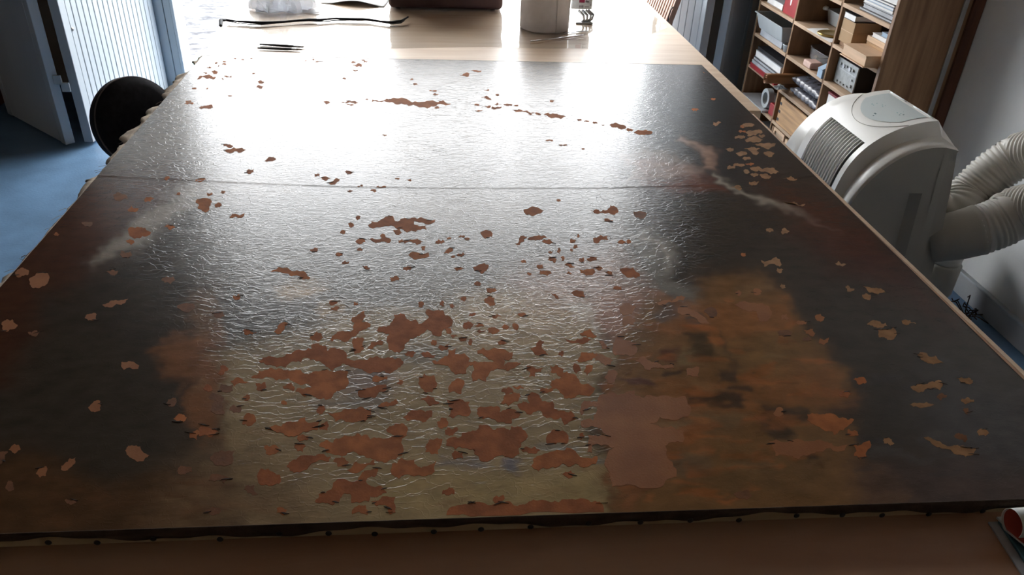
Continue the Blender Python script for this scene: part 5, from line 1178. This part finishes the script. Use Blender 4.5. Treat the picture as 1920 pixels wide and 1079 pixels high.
h2 = [tuple(c2[2]), tuple(at_x((1850, 427), 1.78)), tuple(at_x((1885, 413), 1.83)), tuple(at_x((1925, 393), 1.88)), (1.925, 1.72, .74), (1.94, 1.50, .85), (1.960, 1.40, .89), (2.005, 1.385, .897), (2.040, 1.385, .897)]
hz = t.part('exhaust_hose', hose(h2, 0.082, 0.015, 0.005), M['hose'], smooth=True)
t.part('cuff', G().tube([tuple(2 * c2[0] - c2[1]), tuple(c2[0]), tuple(c2[1]), tuple(c2[2]), tuple(1.35 * c2[2] - .35 * c2[1])], [0.076, 0.077, 0.080, 0.082, 0.084], 36), M['hose_dark'], parent=hz, smooth=True)
for yz in ((1.765, .962), (1.385, .897)):
    t.part('wall_collar', G().tube([(2.030, *yz), (2.046, *yz)], 0.095, 32), M['hose_dark'], parent=hz)
# short upright duct with ringed neck at the wall
dc = (1.905, 2.36)
t = Thing('upright_duct', 'short upright plastic duct on the floor under the hoses', 'duct', (dc[0], dc[1], 0))
t.part('neck', G().lathe([(0.052, 0.17), (0.058, 0.175), (0.058, 0.185), (0.055, 0.188), (0.059, 0.196), (0.059, 0.206), (0.056, 0.21), (0.060, 0.218), (0.060, 0.235), (0.054, 0.24), (0.054, 0.29)], (dc[0], dc[1], 0), 32), M['hose'], smooth=True)
t.part('duct_body', G().lathe([(0.050, 0.02), (0.056, 0.03), (0.063, 0.05), (0.064, 0.165), (0.054, 0.172)], (dc[0], dc[1], 0), 32), M['hose_dark'], smooth=True)
t.part('foot_ring', G().lathe([(0.050, 0.0), (0.054, 0.004), (0.052, 0.022)], (dc[0], dc[1], 0), 28), M['hose_dark'], smooth=True)
rr_ = random.Random(9)
g = G()
for i in range(16):
    p = np.array([1.965 + rr_.uniform(-.02, .02), 2.235 + rr_.uniform(-.03, .03), 0.004]); pth = [p]
    for k in range(6):
        p = p + np.array([rr_.uniform(-.022, .018), rr_.uniform(-.03, .022), rr_.uniform(-.008, .026)]); p[2] = max(p[2], .004); p[0] = min(p[0], 2.03); p[1] = min(p[1], 2.28); pth.append(p.copy())
    g.tube(pth, 0.0022, 5)
single('root_tangle', 'tangle of dry dark twigs on the floor by the wall', 'twigs', g, M['roots'], smooth=True)

# ================================================================== FOLDER AND CURLED MAGAZINE (near corner)
t = Thing('folder', 'teal folder with grey edge lying on the near corner of the brown table', 'folder', (0.9, 0.6, TZ))
P = [at_z(p, TZ) for p in ((1852, 982), (1918, 1086))]
dv = P[1] - P[0]; dv /= np.linalg.norm(dv)
a0_, a1_ = P[0], P[0] + dv * 0.30
rt = np.array([0.24, -0.004, 0])
t.part('back_cover', G().prism([a0_[:2], a1_[:2], (a1_ + rt)[:2], (a0_ + rt)[:2]], TZ + 0.0006, TZ + 0.003), M['greypaper'])
o1 = np.array([0.012, -0.002, 0])
t.part('front_cover', G().prism([(a0_ + o1)[:2], (a1_ + o1)[:2], (a1_ + rt)[:2], (a0_ + rt)[:2]], TZ + 0.0032, TZ + 0.008), M['teal'], bevel=0.001)
t = Thing('magazine', 'magazine with a curled white page showing red inside on the teal folder', 'magazine', (0.92, 0.64, TZ + .008))
q0 = at_z((1868, 972), TZ + .009)
t.part('cover', G().prism([(q0[0], q0[1]), (q0[0] + .02, q0[1] - .13), (q0[0] + .2, q0[1] - .135), (q0[0] + .2, q0[1] + .002)], TZ + .0084, TZ + .0115), M['page'])
cc = at_z((1903, 985), TZ + .03)
cr_, axs = 0.020, np.array([1.0, 0.02, 0])
def curl(r_, x0, x1, col_, nm):
    rows = []
    for i in range(26):
        q = math.radians(200) - math.radians(275) * i / 25
        rows.append([(cc[0] + x, cc[1] + r_ * 1.0 * math.cos(q), TZ + .0125 + 0.021 + r_ * math.sin(q)) for x in np.linspace(x0, x1, 4)])
    last = rows[-1]
    for k in range(1, 8):
        rows.append([(p[0] + 0.004 * k, p[1] - 0.010 * k, max(p[2] - 0.0022 * k * k * .2, TZ + .0135)) for p in last])
    t.part(nm, G().grid(rows), M[col_], smooth=True, solid=0.0006)
curl(0.0200, -0.006, 0.20, 'page', 'curled_page'); curl(0.0188, -0.003, 0.20, 'red_in', 'page_inside')
